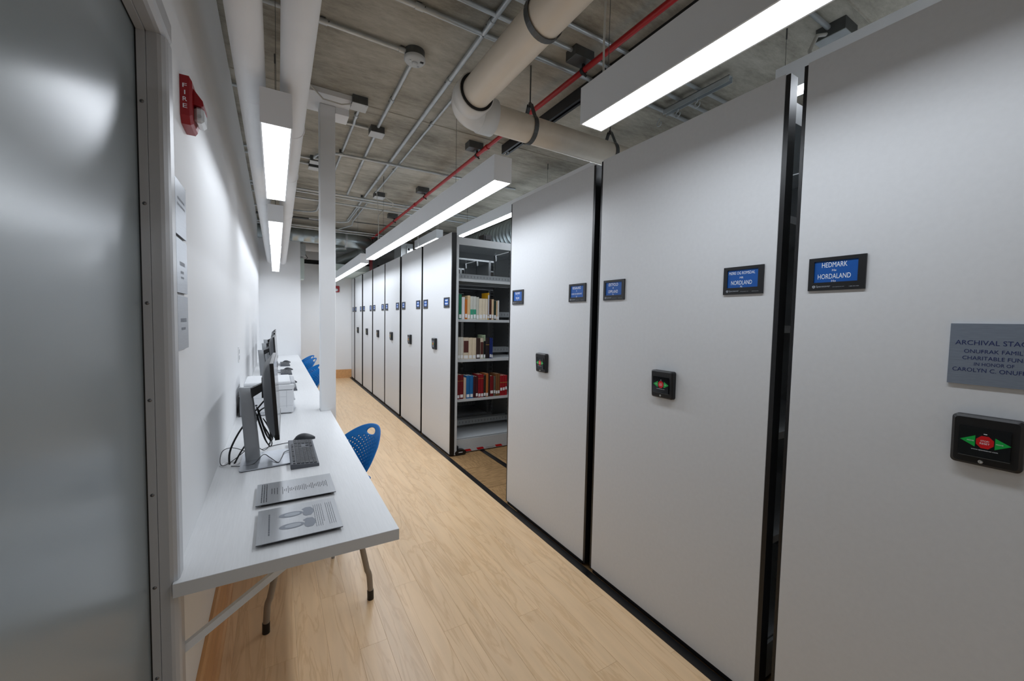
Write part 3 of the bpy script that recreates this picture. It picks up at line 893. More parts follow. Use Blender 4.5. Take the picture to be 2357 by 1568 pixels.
def control(parent, yc, zc_=1.206, far=False):
    F = face_negx(0, yc, zc_)
    w_, h_ = 0.124, 0.132
    m = MB()
    o = rrect(w_, h_, 0.010)
    i_ = rrect(w_ - 0.012, h_ - 0.012, 0.008)
    n = len(o)
    v = [(p[0], p[1], 0) for p in o] + [(p[0], p[1], 0.016 + 0.006 * (p[1] > 0)) for p in o] + [(p[0], p[1], 0.021 + 0.006 * (p[1] > 0)) for p in i_]
    f = [(k, (k + 1) % n, n + (k + 1) % n, n + k) for k in range(n)] + [(n + k, n + (k + 1) % n, 2 * n + (k + 1) % n, 2 * n + k) for k in range(n)] + [tuple(range(2 * n, 3 * n))]
    m.add(v, f)
    c_ = m.xf(F).obj('control_pad', 'black_matte', parent)
    zt = lambda vv: 0.0246 + 0.0065 * max(-1, min(1, vv / 0.055)) * 0.42
    def flat(poly, name, mt, dz=0.0):
        MB().add([(u, vv, 0.0285 + dz) for u, vv in poly], [tuple(range(len(poly)))]).xf(F).obj(name, mt, c_)
    MB().box(-0.047, 0.043, -0.040, 0.036, 0.020, 0.028).xf(F).obj('touch_panel', 'screen', c_)
    flat([(-0.044, 0.0), (-0.017, -0.015), (-0.017, 0.015)], 'left_arrow', 'green')
    flat([(0.044, 0.0), (0.017, 0.015), (0.017, -0.015)], 'right_arrow', 'green')
    flat([(0.0165 * math.cos(math.radians(22.5 + 45 * k)), 0.0175 * math.sin(math.radians(22.5 + 45 * k))) for k in range(8)], 'stop_button', 'stopred', 0.0002)
    t = MB()
    def put(s__, size, width, u, v_):
        q = text_mb(s__, size, width, extr=0.0292)
        t.add([(p[0] + u, p[1] + v_, p[2]) for p in q.v], q.f)
    if not far:
        put('STOP/', 0.0044, 0.015, 0, 0.003)
        put('RESET', 0.0044, 0.017, 0, -0.0035)
        put('MOVE', 0.003, 0.012, -0.025, 0)
        put('MOVE', 0.003, 0.012, 0.025, 0)
        put('www.spacesaver.com', 0.003, 0.046, 0, -0.022)
    t.add([(-0.003, 0.0205, 0.0288), (0.003, 0.0205, 0.0288), (0.003, 0.0222, 0.0288), (-0.003, 0.0222, 0.0288)], [(0, 1, 2, 3)])
    t.xf(F).obj('lettering', 'print_white', c_)
    MB().box(-0.046, 0.043, -0.0425, -0.0412, 0.020, 0.0284).xf(F).obj('lower_edge', 'galv_dark', c_)
    if not far:
        MB().lathe([(0, 0.0225), (0.0018, 0.0225), (0.002, 0.0232), (0.0045, 0.0232), (0.0048, 0.021)], 14, c=(-0.006, -0.054, 0)).xf(F).obj('key_lock', 'galv', c_)
    return c_

def unit(a, b, label, near_sign=None, far_sign=None, ctl=True, far=False, body=True, trim=True):
    t = thing('mobile_shelving_unit', label, 'shelving unit', (XS, a, 0), group='mobile shelving units')
    L = b - a
    MB().cbox(0, 0.028, 0, L, UZ0, UZ1, 0.0015).obj('end_panel', 'laminate', t)
    if trim:
        MB().box(0.0, 0.05, -0.017, -0.0006, UZ0 - 0.006, UZ1 - 0.006).obj('edge_trim', 'black', t)
        MB().box(0.0, 0.05, L + 0.0006, L + 0.011, UZ0 - 0.006, UZ1 - 0.006).obj('edge_trim', 'black', t)
    MB().box(0.004, 0.03, 0.01, L - 0.01, 0.003, UZ0 - 0.0005).obj('kick_strip', 'black', t)
    if body:
        off = (L - 0.86) / 2
        if L > 0.8:
            for k, xx in enumerate((0.088, 1.000, 1.912)):
                u_ = child(UM['upright'], 'upright', t, (xx, off, 0))
                child(UM['slots'], 'post_slots', u_)['kind'] = 'stuff'
            for sct in range(2):
                for z in SHZ:
                    s1 = child(UM['shelf'], 'shelf', t, (0.0975 + 0.912 * sct, off, z))
                    child(UM['stop_slots'], 'slots', s1)['kind'] = 'stuff'
                    s2 = child(UM['shelf'], 'shelf', t, (0.0975 + 0.912 * sct + 0.893, off + 0.86, z), (0, 0, PI))
                child(UM['canopy'], 'canopy', t, (0.0975 + 0.912 * sct, off, 2.388))
            child(UM['carriage'], 'carriage_base', t, (0.05, off, 0))
    F = 0.04
    if near_sign is not None:
        sign(t, F + 0.079, near_sign, far=far)
    if far_sign is not None:
        sign(t, L - F - 0.079, far_sign, far=far)
    if ctl:
        control(t, L / 2, far=far)
    return t

def two(a, a2, b, b2, wa, wb, sa=0.0165, sb=0.0165):
    return [(a, sa, wa, 0.030), (a2, 0.0075, None, 0.0115), (b, sb, wb, -0.0085), (b2, 0.0075, None, -0.0245)]

u1 = unit(-0.222, 0.724, 'nearest white shelving unit at right edge, with the Hedmark and Hordaland sign', far_sign=two('HEDMARK', 'He', 'HORDALAND', 'Ho', 0.071, 0.092))
u2 = unit(0.795, 1.742, 'white shelving unit with the Nordland sign and a clear control pad', near_sign=two('MØRE OG ROMSDAL', 'MR', 'NORDLAND', 'N', 0.104, 0.083, 0.0115, 0.0165), far_sign=two('ØSTFOLD', 'Ø', 'OPPLAND', 'Op', 0.072, 0.072))
u3 = unit(1.816, 2.758, 'white shelving unit just before the open aisle, with the Rogaland sign', near_sign=two('ROGALAND', 'R', 'SOGN OG FJORDANE', 'SF', 0.078, 0.098, 0.0165, 0.0125), far_sign=two('TELEMARK', 'T', 'TROMS', 'T', 0.072, 0.052))
u4 = unit(4.014, 4.962, 'white shelving unit just past the aisle, its books exposed', [], [], far=True)
ords = ['first closed white shelving unit beyond the book-filled one', 'second closed white shelving unit beyond the book-filled one', 'third closed white shelving unit beyond the book-filled one', 'fourth closed white shelving unit beyond the book-filled one', 'fifth closed white shelving unit beyond the book-filled one']
for (a, b), lb in zip(((5.027, 5.955), (6.059, 6.975), (7.04, 7.965), (8.061, 8.985), (9.115, 9.99)), ords):
    unit(a, b, lb, [], [], far=True, body=a < 7)
unit(10.10, 10.49, 'narrow white shelving unit against the far wall', [], None, ctl=False, far=True, body=False)

# plaque on the nearest unit
F = face_negx(0, 0.25 + 0.222, 1.4335)
pq = MB().box(-0.082, 0.082, -0.082, 0.082, 0, 0.007).xf(F).obj('brushed_plaque', 'plaque', u1, label='brushed blue-grey metal plaque')
t = MB()
for s__, size, width, v_ in (('ARCHIVAL STACKS', 0.0125, 0.142, 0.031), ('ONUFRAK FAMILY', 0.0100, 0.108, 0.008), ('CHARITABLE FUND', 0.0100, 0.112, -0.010), ('IN HONOR OF', 0.0085, 0.068, -0.026), ('CAROLYN C. ONUFRAK', 0.0105, 0.146, -0.042)):
    q = text_mb(s__, size, width, extr=0.0074)
    t.add([(p[0], p[1] + v_, p[2]) for p in q.v], q.f)
t.xf(F).obj('lettering', 'print_navy', pq)

# parts of the exposed side of the unit past the aisle
MB().box(0.052, 0.080, -0.014, 0.030, 0.012, 2.39).obj('front_post', 'shelf_metal', u4)
front_y = 0.032
for k, xx in enumerate((0.20, 0.36, 0.60, 0.76, 1.0)):
    MB().add([(xx, front_y - 0.0008, 0.016), (xx + 0.085, front_y - 0.0008, 0.016), (xx + 0.062, front_y - 0.0008, 0.042), (xx - 0.02, front_y - 0.0008, 0.042)], [(0, 1, 2, 3)]).obj('warning_stripe', 'stripe_red', u4)
bar = MB()
for k in range(9):
    bar.add([(0.46 + k * 0.013, front_y - 0.0008, 0.024), (0.469 + k * 0.013, front_y - 0.0008, 0.024), (0.469 + k * 0.013, front_y - 0.0008, 0.029), (0.46 + k * 0.013, front_y - 0.0008, 0.029)], [(0, 1, 2, 3)])
bar.obj('warning_print', 'print_dark', u4)
MB().lathe([(0, -0.02), (0.014, -0.02), (0.017, -0.012), (0.017, 0.0)], 16, c=(0.10, front_y, 0.085), ax='y').obj('rubber_stop', 'black', u4)
g = MB()
g.add(*(lambda pts: ([(p[0] + 0.128, front_y - 0.05, p[1] + 0.030) for p in pts] + [(p[0] + 0.128, front_y + 0.01, p[1] + 0.030) for p in pts], [tuple(range(len(pts) - 1, -1, -1)), tuple(range(len(pts), 2 * len(pts)))] + [(i, (i + 1) % len(pts), len(pts) + (i + 1) % len(pts), len(pts) + i) for i in range(len(pts))]))([(0.068 * math.cos(k * PI / 8), max(-0.028, 0.036 * math.sin(k * PI / 8))) for k in range(16)]))
gd = g.obj('drive_guard', 'black', u4)
MB().box(0.103, 0.151, front_y - 0.0508, front_y - 0.0502, 0.032, 0.039).obj('guard_print', 'print_white', gd)
MB().cbox(0.40, 0.50, 0.05, 0.18, 2.389, 2.455, 0.004).box(0.42, 0.49, 0.042, 0.05, 2.40, 2.445).obj('sensor_housing', 'black_matte', u4)

# ------------------------------------------------------------------ books
BOOKY = 4.014 + 0.050
def book(x0, x1, h, z, col, label, tagc='white', depth=0.165, pages=True, band=None, tag_h=0.034, tag_v=0.012, yoff=0.0, group='books on the exposed shelves'):
    t = thing('book', label, 'book', (x0, BOOKY + yoff, z), group=group)
    w_ = x1 - x0 - 0.0012
    m = MB()
    c_ = min(0.003, w_ * 0.2)
    # cover: two boards and a rounded spine
    m.box(0, c_ * 0.7, 0.004, depth, 0, h).box(w_ - c_ * 0.7, w_, 0.004, depth, 0, h)
    pts = [(0, 0.006), (w_ * 0.12, 0.0015), (w_ * 0.5, 0), (w_ * 0.88, 0.0015), (w_, 0.006), (w_, 0.010), (0, 0.010)]
    m.prism(pts, 0, h, 'z')
    key = 'cover_%d_%d_%d' % tuple(col)
    if key not in MT:
        MT[key] = mat(key, srgb(*col), 0.5, var=0.06, scale=30)
    m.obj('cover', key, t)
    MB().box(c_ * 0.7, w_ - c_ * 0.7, 0.0101, depth - 0.006, 0.003, h - 0.004).obj('page_block', 'paper', t)
    if band:
        MB().box(w_ * 0.06, w_ * 0.94, -0.0004, 0.003, band[0], band[1]).obj('spine_band', band[2], t)
    tag_v += R.uniform(-0.004, 0.006)
    if tagc and R.random() < 0.9:
        MB().box(w_ * 0.12, w_ * 0.88, -0.0007, 0.0018, tag_v, tag_v + tag_h).obj('call_label', 'tag', t)
    return t

for kk, cc in dict(green_band=(60, 160, 128), maroon_band=(84, 44, 40), gold_band=(170, 140, 70), cream_band=(226, 214, 190)).items():
    MT[kk] = mat(kk, srgb(*cc), 0.5)

def col_x(c):      # tick of the shelf ruler (0.768 mm each) -> metres along X
    return 1.5863 + c * 0.00076757
PXM = 0.00067457      # metres per height tick
row1 = [
    (184, 230, 405, (22, 118, 84), 'green book at the left end of the upper book row', None),
    (230, 278, 360, (228, 226, 230), 'white book beside the green one', None),
    (280, 318, 325, (196, 110, 30), 'orange book with a white label', None),
    (318, 364, 390, (224, 196, 150), 'tall cream book beside the orange one', None),
    (364, 412, 380, (204, 206, 198), 'first speckled book with a green lower band', (0.012, 0.112, 'green_band')),
    (412, 460, 380, (204, 206, 198), 'second speckled book with a green lower band', (0.012, 0.112, 'green_band')),
    (460, 505, 372, (196, 196, 184), 'speckled grey book without a green band', None),
    (505, 565, 350, (222, 210, 186), 'wide ivory volume in the upper book row', None),
    (565, 612, 350, (222, 210, 186), 'ivory volume next to the wide ivory one', None),
    (612, 648, 350, (220, 210, 190), 'narrow ivory volume beside the tall yellow book', None),
    (648, 672, 452, (200, 150, 22), 'tall yellow book rising above the ivory volumes', (0.05, 0.28, 'printer_g')),
    (672, 713, 340, (66, 34, 28), 'dark brown book with a large white label', None),
    (713, 750, 348, (214, 186, 150), 'tan book in the upper book row', None),
    (752, 790, 322, (20, 46, 36), 'dark green book near the right end of the upper row', None),
    (790, 815, 318, (206, 176, 140), 'thin beige book near the right end of the upper row', None),
    (815, 842, 332, (216, 216, 212), 'thin pale book at the right end of the upper row', None)]
for a, b, h, c_, lb, bd in row1:
    book(col_x(a), col_x(b), h * PXM, SHZ[3], c_, lb, band=bd, tag_h=0.03 if b - a < 30 else 0.042)
row2 = [
    (176, 218, 362, (206, 204, 194), 'off-white book at the left end of the middle row', None),
    (218, 264, 362, (206, 204, 194), 'second off-white book of the middle row', None),
    (264, 348, 355, (212, 198, 176), 'thick brown-labelled volume in the middle row', (0.075, 0.205, 'maroon_band')),
    (348, 408, 352, (216, 200, 174), 'first plain cream volume of the middle row', None),
    (408, 468, 350, (216, 200, 174), 'second plain cream volume of the middle row', None),
    (470, 535, 345, (58, 40, 36), 'dark brown volume in the middle row', None),
    (535, 588, 345, (200, 188, 168), 'volume with a dark spine panel under a cream top', (0.05, 0.19, 'maroon_band')),
    (590, 622, 400, (150, 168, 140), 'tall sage green book in the middle row', (0.02, 0.2, 'black_matte')),
    (624, 688, 352, (40, 30, 32), 'near-black volume with gilt lines', (0.155, 0.16, 'gold_band')),
    (690, 718, 352, (20, 40, 104), 'first navy blue book of the middle row', None),
    (718, 744, 345, (22, 44, 110), 'second navy blue book of the middle row', None)]
for a, b, h, c_, lb, bd in row2:
    book(col_x(a), col_x(b), h * PXM, SHZ[2], c_, lb, band=bd)
row3 = [
    (174, 216, 402, (112, 16, 24), 'dark red book at the left end of the lower row', (0.2, 0.204, 'gold_band')),
    (216, 274, 400, (112, 16, 24), 'wide dark red book of the lower row', (0.2, 0.204, 'gold_band')),
    (276, 317, 350, (208, 184, 160), 'short beige book beside the blue pair', None),
    (318, 377, 380, (26, 104, 164), 'left one of the two blue books', None),
    (378, 430, 378, (26, 104, 164), 'right one of the two blue books', None),
    (430, 470, 358, (62, 18, 26), 'first maroon book beside the blue pair', None),
    (470, 508, 358, (70, 22, 30), 'second maroon book beside the blue pair', None),
    (510, 552, 390, (140, 14, 28), 'first crimson book in the middle of the lower row', (0.215, 0.219, 'gold_band')),
    (552, 600, 390, (140, 14, 28), 'second crimson book in the middle of the lower row', (0.215, 0.219, 'gold_band')),
    (601, 640, 372, (40, 30, 24), 'black-brown book right of the crimson pair', None),
    (640, 680, 400, (176, 104, 50), 'tan leather book in the lower row', None),
    (680, 708, 370, (44, 30, 28), 'narrow black book beside the tan leather one', None),
    (708, 768, 352, (118, 20, 26), 'red book with its label set high', None),
    (770, 804, 340, (92, 90, 78), 'grey-olive book in the lower row', None),
    (805, 840, 385, (122, 78, 42), 'first brown leather book near the right end', None),
    (840, 878, 385, (122, 78, 42), 'second brown leather book near the right end', None),
    (880, 924, 350, (160, 22, 32), 'first gilt-banded red book at the right end', (0.15, 0.156, 'gold_band')),
    (924, 966, 350, (160, 22, 32), 'second gilt-banded red book at the right end', (0.15, 0.156, 'gold_band')),
    (966, 1008, 350, (160, 22, 32), 'third gilt-banded red book at the right end', (0.15, 0.156, 'gold_band'))]
for k, (a, b, h, c_, lb, bd) in enumerate(row3):
    book(col_x(a), col_x(b), h * PXM, SHZ[1], c_, lb, band=bd, tag_v=0.012 if k < 12 else (0.03 if k < 16 else 0.062))

# ================================================================== DESK
ZD_ = 0.74
XD0, XD1, YD0 = -0.2548, 0.378, 1.41
dk = thing('long_desk', 'long white counter desk along the left wall', 'desk', (0, 0, 0))
MB().prism([(XD0, YD0), (XD1, YD0), (XD1, 3.497), (0.304, 3.497), (0.304, 3.613), (XD1, 3.613), (XD1, YE - 0.002), (XD0, YE - 0.002)], ZD_ - 0.040, ZD_, 'z').obj('desktop', 'desk', dk)
MB().box(XD0, XD1, YD0 - 0.0012, YD0 - 0.0001, ZD_ - 0.040, ZD_ - 0.0006).obj('edge_band', 'desk_edge', dk)
leg_m = {}
for fy in (2.14, 4.35, 6.2):
    for sg, xf_, xt in ((1, 0.423, 0.345), (-1, -0.05, 0.03)):
        b = xf_ - 0.005 * sg
        pts = [(xf_, fy, 0.045), (b, fy, 0.125), (b - 0.004 * sg, fy, 0.145), (b - 0.012 * sg, fy, 0.165), (xt + 0.006 * sg, fy, 0.45), (xt, fy, ZD_ - 0.041)]
        l_ = MB().tube(pts, 0.0145, 14).obj('leg', 'leg', dk)
        MB().tube([(xf_ + 0.001 * sg, fy, 0.0), (xf_, fy, 0.05)], 0.0165, 14).obj('foot_cap', 'black', l_)
    MB().tube([(0.03, fy, ZD_ - 0.06), (0.345, fy, ZD_ - 0.06)], 0.012, 10).obj('leg_crossbar', 'leg', dk)
    MB().box(0.0, 0.375 - 0.02, fy - 0.03, fy + 0.03, ZD_ - 0.048, ZD_ - 0.0405).obj('mounting_plate', 'leg', dk)
# wall bracket under the near end
br = thing('desk_bracket', 'pale diagonal wall bracket under the near end of the desk', 'bracket', (0, 1.5, 0))
MB().box(XW, XW + 0.006, -0.012, 0.014, 0.25, ZD_ - 0.041).obj('wall_plate', 'lamp_body', br)
MB().box(XW + 0.006, 0.10, -0.012, 0.014, ZD_ - 0.047, ZD_ - 0.041).obj('top_arm', 'lamp_body', br)
MB().prism([(XW + 0.006, 0.470), (0.085, 0.693), (0.050, 0.693), (XW + 0.006, 0.496)], -0.009, 0.011, 'y').obj('diagonal_brace', 'lamp_body', br)

# two metal plates lying on the desk
def plate(label, x0, x1, y0, y1):
    t = thing('metal_plaque', label, 'plaque', ((x0 + x1) / 2, (y0 + y1) / 2, ZD_), group='metal plaques lying on the desk')
    w_, h_ = x1 - x0, y1 - y0
    MB().box(-w_ / 2, w_ / 2, -h_ / 2, h_ / 2, 0.0115, 0.0135).obj('metal_sheet', 'alu_h', t)
    MB().box(-w_ / 2 + 0.0004, w_ / 2 - 0.0004, -h_ / 2 + 0.0004, h_ / 2 - 0.0004, 0.0095, 0.0115).box(-w_ / 2 + 0.018, w_ / 2 - 0.018, -h_ / 2 + 0.018, h_ / 2 - 0.018, 0.0, 0.0095).obj('backing', 'black', t)
    return t
ZT = 0.0139
def inkline(t, mb, x, y0, y1, wd, gaps=True, rr=R):
    """row of dashes standing for tiny engraved words; text reads along Y, lines step along X"""
    y = y0
    while y < y1 - 0.001:
        L = rr.uniform(0.006, 0.016)
        e = min(y + L, y1)
        mb.add([(x, y, ZT), (x + wd, y, ZT), (x + wd, e, ZT), (x, e, ZT)], [(0, 1, 2, 3)])
        y = e + 0.0022
p1 = plate('metal plaque on the desk engraved with two portraits', -0.062, 0.202, 1.497, 1.761)
m = MB()
inkline(p1, m, -0.098, -0.085, 0.085, 0.0045)
m.obj('title_print', 'print_grey', p1)
m = MB()
for k in range(9):
    inkline(p1, m, 0.050 + k * 0.0068 + (0.009 if k >= 5 else 0), -0.092 + (0.03 if k in (4,) else 0), 0.095, 0.0016)
m.obj('text_print', 'print_grey', p1)
for k, yc in enumerate((0.048, -0.045)):
    hp = []
    # shoulders
    sh = [(0.012, yc - 0.012), (0.016, yc + 0.012), (0.010, yc + 0.026), (0.024, yc + 0.038), (0.042, yc + 0.034), (0.050, yc + 0.012), (0.050, yc - 0.012), (0.040, yc - 0.034), (0.022, yc - 0.036), (0.014, yc - 0.024)]
    MB().add([(a, b, ZT) for a, b in sh], [tuple(range(len(sh)))]).obj('portrait_shoulders', 'bust', p1)
    hd_ = [(-0.026 + 0.040 * math.cos(q * PI / 10), yc + 0.021 * math.sin(q * PI / 10)) for q in range(20)]
    MB().add([(a, b, ZT + 0.0001) for a, b in hd_], [tuple(range(20))]).obj('portrait_head', 'bust', p1)
    hd_ = [(-0.022 + 0.026 * math.cos(q * PI / 10), yc + 0.014 * math.sin(q * PI / 10)) for q in range(20)]
    MB().add([(a, b, ZT + 0.0002) for a, b in hd_], [tuple(range(20))]).obj('portrait_face', 'bust_l', p1)
p2 = plate('metal plaque on the desk engraved with a list of lines', -0.074, 0.217, 1.818, 2.043)
m = MB()
for k in range(3):
    inkline(p2, m, -0.128 + k * 0.0085, -0.095, 0.1, 0.0036)
m.obj('title_print', 'print_dark', p2)
m = MB()
for k in range(3):
    inkline(p2, m, -0.092 + k * 0.010, -0.02 - 0.006 * k, 0.04, 0.0028)
for k in range(26):
    hw = R.uniform(0.01, 0.042)
    inkline(p2, m, -0.052 + k * 0.0068, -hw, hw, 0.0022)
m.obj('text_print', 'print_dark', p2)

# ------------------------------------------------------------------ computer stations
def monitor_parts():
    t = thing('computer_monitor', 'nearest flat monitor on a silver stand, seen edge-on', 'monitor', (0, 2.45, ZD_), group='desk monitors')
    # silver base
    o = [(-0.158, -0.165), (-0.150, -0.172), (0.062, -0.150), (0.070, -0.142), (0.070, 0.10), (0.062, 0.107), (-0.150, 0.107), (-0.158, 0.10)]
    MB().prism(o, 0.0035, 0.0085, 'z').obj('base_plate', 'alu', t)
    o2 = [(a * 0.985, b * 0.985) for a, b in o]
    MB().prism(o2, 0.0, 0.0035, 'z').obj('base_pad', 'black', t)
    # leaning column
    prof = rrect(0.066, 0.046, 0.010, 5)
    n = len(prof)
    lv = [(0.0085, -0.106, 1.0), (0.15, -0.116, 0.96), (0.30, -0.128, 0.90), (0.386, -0.137, 0.84)]
    v = [(c_ + p[0] * k_, p[1] * k_, z) for z, c_, k_ in lv for p in prof]
    f = [(i * n + k, i * n + (k + 1) % n, (i + 1) * n + (k + 1) % n, (i + 1) * n + k) for i in range(3) for k in range(n)] + [tuple(range(3 * n, 4 * n))]
    MB().add(v, f, True).obj('stand_column', 'chrome', t)
    MB().prism([(-0.108, 0.335), (-0.062, 0.365), (-0.055, 0.41), (-0.112, 0.382)], -0.025, 0.025, 'y').box(-0.064, -0.045, -0.05, 0.05, 0.335, 0.44).obj('arm', 'black_matte', t)
    # display, built upright then tilted
    D = MB()
    TY = Matrix.Translation((0.006, 0, 0.358)) @ Matrix.Rotation(math.radians(-3.4), 4, 'Y') @ Matrix.Rotation(math.radians(-1.0), 4, 'Z')
    hw, hh = 0.308, 0.181
    bz = MB().cbox(-0.016, 0.0, -hw, hw, -hh, hh, 0.002).xf(TY).obj('display_frame', 'bezel', t)
    # curved back shell
    gv, gf = [], []
    N = 14
    for i in range(N + 1):
        for j in range(N + 1):
            u, v_ = i / N * 2 - 1, j / N * 2 - 1
            d = 0.045 * (1 - abs(u) ** 3.0) ** 0.5 * (1 - abs(v_) ** 4) ** 0.45
            gv.append((-0.0155 - d, u * hw * 0.995, v_ * hh * 0.99))
    for i in range(N):
        for j in range(N):
            a = i * (N + 1) + j
            gf.append((a, a + 1, a + N + 2, a + N + 1))
    MB().add(gv, gf, True).xf(TY).obj('back_shell', 'monitor_back', t)
    MB().add([(0.0006, -hw + 0.008, -hh + 0.022), (0.0006, hw - 0.008, -hh + 0.022), (0.0006, hw - 0.008, hh - 0.006), (0.0006, -hw + 0.008, hh - 0.006)], [(0, 1, 2, 3)]).xf(TY).obj('screen', 'screen', t)
    MB().box(-0.018, 0.0012, -hw, hw, -hh - 0.0005, -hh + 0.024).xf(TY).obj('lower_bezel', 'bezel', t)
    return t
mon = monitor_parts()
for yk, lb in ((5.05, 'second monitor, standing just beyond the white printer'), (6.25, 'third monitor along the desk'), (7.2, 'farthest monitor, by the end wall')):
    c_ = copy_tree(mon)
    c_.location = (0.0 if yk < 6 else 0.005, yk, ZD_)
    c_['label'] = lb

def keyboard():
    t = thing('keyboard', 'nearest dark grey keyboard with a cable', 'keyboard', (0.122, 2.435, ZD_), group='desk keyboards')
    # long side along Y (0.446), user side towards +X
    MB().prism([(-0.064, 0.006), (-0.060, 0.0), (0.064, 0.0), (0.064, 0.012), (0.060, 0.016), (-0.058, 0.026), (-0.064, 0.024)], -0.223, 0.223, 'y').obj('case', 'kbody', t)
    k = MB()
    def key(x, y, wx, wy):
        # x: from top row (-X) to space bar (+X); slope of the deck
        z = 0.0255 - (x + 0.06) * 0.083
        k.box(x, x + wx, y, y + wy, z - 0.002, z + 0.0035)
    p = 0.0188
    rows = [(-0.052, 0.010)] + [(-0.036 + r * p, 0.0150) for r in range(5)]
    for r, (xr, wx) in enumerate(rows):
        # main block: local y from -0.212, near end = Escape/Control side at -Y? (user faces -X: left hand is -Y)
        if r == 0:
            ys = [-0.214] + [-0.178 + i * p for i in range(4)] + [-0.094 + i * p for i in range(4)] + [-0.010 + i * p for i in range(4)]
            for y in ys: key(xr, y, wx, 0.0155)
        elif r < 5:
            lead = (0, 0.009, 0.014, 0.023)[r - 1]
            key(xr, -0.214, wx, 0.0155 + lead)
            for i in range(12): key(xr, -0.214 + p * (i + 1) + lead, wx, 0.0155)
            e = -0.214 + p * 13 + lead
            key(xr, e, wx, max(0.012, 0.070 - e))
        else:
            for i in range(3): key(xr, -0.214 + i * 0.0235, wx, 0.0205)
            key(xr, -0.1425, wx, 0.112)
            for i in range(4): key(xr, -0.028 + i * 0.0235, wx, 0.0205)
        # navigation cluster and number pad
        if r in (1, 2):
            for i in range(3): key(xr, 0.078 + i * p, wx, 0.0155)
        if r == 0:
            for i in range(3): key(xr, 0.078 + i * p, wx, 0.0155)
        if r == 4: key(xr, 0.078 + p, wx, 0.0155)
        if r == 5:
            for i in range(3): key(xr, 0.078 + i * p, wx, 0.0155)
        if r >= 1:
            for i in range(4): key(xr, 0.142 + i * p, wx, 0.0155)
    k.obj('keys', 'key', t, kind='stuff')
    return t
kb = keyboard()
for yk, xk, lb in ((4.80, 0.122, 'keyboard half hidden behind the white printer'), (6.07, 0.117, 'third keyboard along the desk, with a mouse beyond it'), (7.08, 0.122, 'farthest keyboard, by the end wall')):
    c_ = copy_tree(kb)
    c_.location = (xk, yk, ZD_)
    c_['label'] = lb

def mouse():
    m = MB()
    gv, gf = [], []
    NU, NV = 14, 10
    for i in range(NU + 1):
        u = i / NU
        prof = math.sin(PI * min(1, u * 0.93 + 0.05)) ** 0.62
        hgt = 0.034 * (math.sin(PI * (u ** 0.8) * 0.92 + 0.12)) ** 0.8 + 0.004
        hwid = 0.031 * max(0.25, prof)
        for j in range(NV + 1):
            a = PI * j / NV
            gv.append((-0.057 + 0.114 * u, -hwid * math.cos(a), max(0, hgt * math.sin(a) ** 0.75)))
    for i in range(NU):
        for j in range(NV):
            a = i * (NV + 1) + j
            gf.append((a, a + 1, a + NV + 2, a + NV + 1))
    t = thing('computer_mouse', 'nearest black mouse behind its keyboard', 'mouse', (0.150, 2.735, ZD_), group='desk mice')
    s_ = MB().add(gv, gf, True).obj('shell', 'key', t)
    MB().lathe([(0.0, -0.003), (0.009, -0.003), (0.010, 0), (0.009, 0.003), (0, 0.003)], 14, c=(-0.035, 0, 0.018), ax='y').obj('scroll_wheel', 'black', t)
    return t
ms = mouse()
ms.rotation_euler = (0, 0, math.radians(-4))
for yk, lb in ((5.15, 'mouse behind the printer-side keyboard'), (6.38, 'mouse beyond the third keyboard'), (7.40, 'mouse beyond the farthest keyboard')):
    c_ = copy_tree(ms)
    c_.location = (0.15, yk, ZD_)
    c_['label'] = lb

# cables of the near station
def smooth(pts, n=6):
    P_ = [Vector(p) for p in pts]
    out = []
    for k in range(len(P_) - 1):
        a = P_[max(k - 1, 0)]; b = P_[k]; c_ = P_[k + 1]; d = P_[min(k + 2, len(P_) - 1)]
        for q in range(n):
            t = q / n
            out.append(0.5 * ((2 * b) + (c_ - a) * t + (2 * a - 5 * b + 4 * c_ - d) * t * t + (3 * b - a - 3 * c_ + d) * t ** 3))
    out.append(P_[-1])
    return out
def cable(label, pts, r=0.002, m='cable', name='cable'):
    MB().tube(smooth(pts), r, 8).obj(name, m, label=label, category='cable', group='cables of the nearest computer')
z0 = ZD_ + 0.0025
cable('thick black cable arching from the grommet to the monitor back', [(-0.205, 2.43, z0 - 0.02), (-0.205, 2.44, z0 + 0.06), (-0.17, 2.50, z0 + 0.14), (-0.115, 2.58, z0 + 0.21), (-0.072, 2.62, z0 + 0.26), (-0.055, 2.62, z0 + 0.28)], 0.0045)
cable('second black cable rising beside the stand column', [(-0.195, 2.41, z0 - 0.02), (-0.165, 2.45, z0 + 0.04), (-0.11, 2.55, z0 + 0.12), (-0.085, 2.57, z0 + 0.22), (-0.055, 2.56, z0 + 0.25)], 0.004)
bd_ = [(-0.085, 2.58, z0 + 0.24), (-0.075, 2.57, z0 + 0.20), (-0.06, 2.55, z0 + 0.15), (-0.045, 2.54, z0 + 0.10), (-0.028, 2.53, z0 + 0.07), (-0.018, 2.53, z0 + 0.085), (-0.03, 2.54, z0 + 0.13), (-0.055, 2.55, z0 + 0.18)]
for k in range(5):
    cable(['coiled black cable hanging behind the near monitor, outer loop', 'coiled black cable hanging behind the near monitor, middle loop', 'coiled black cable hanging behind the near monitor, inner loop', 'coiled black cable hanging behind the near monitor, lowest loop', 'coiled black cable hanging behind the near monitor, widest loop'][k], [(a - 0.004 * k + (0.012 if k == 4 else 0), b - 0.006 * k, c_ + (0.008 * k if k < 3 else -0.012 * (k - 2))) for a, b, c_ in bd_], 0.0028)
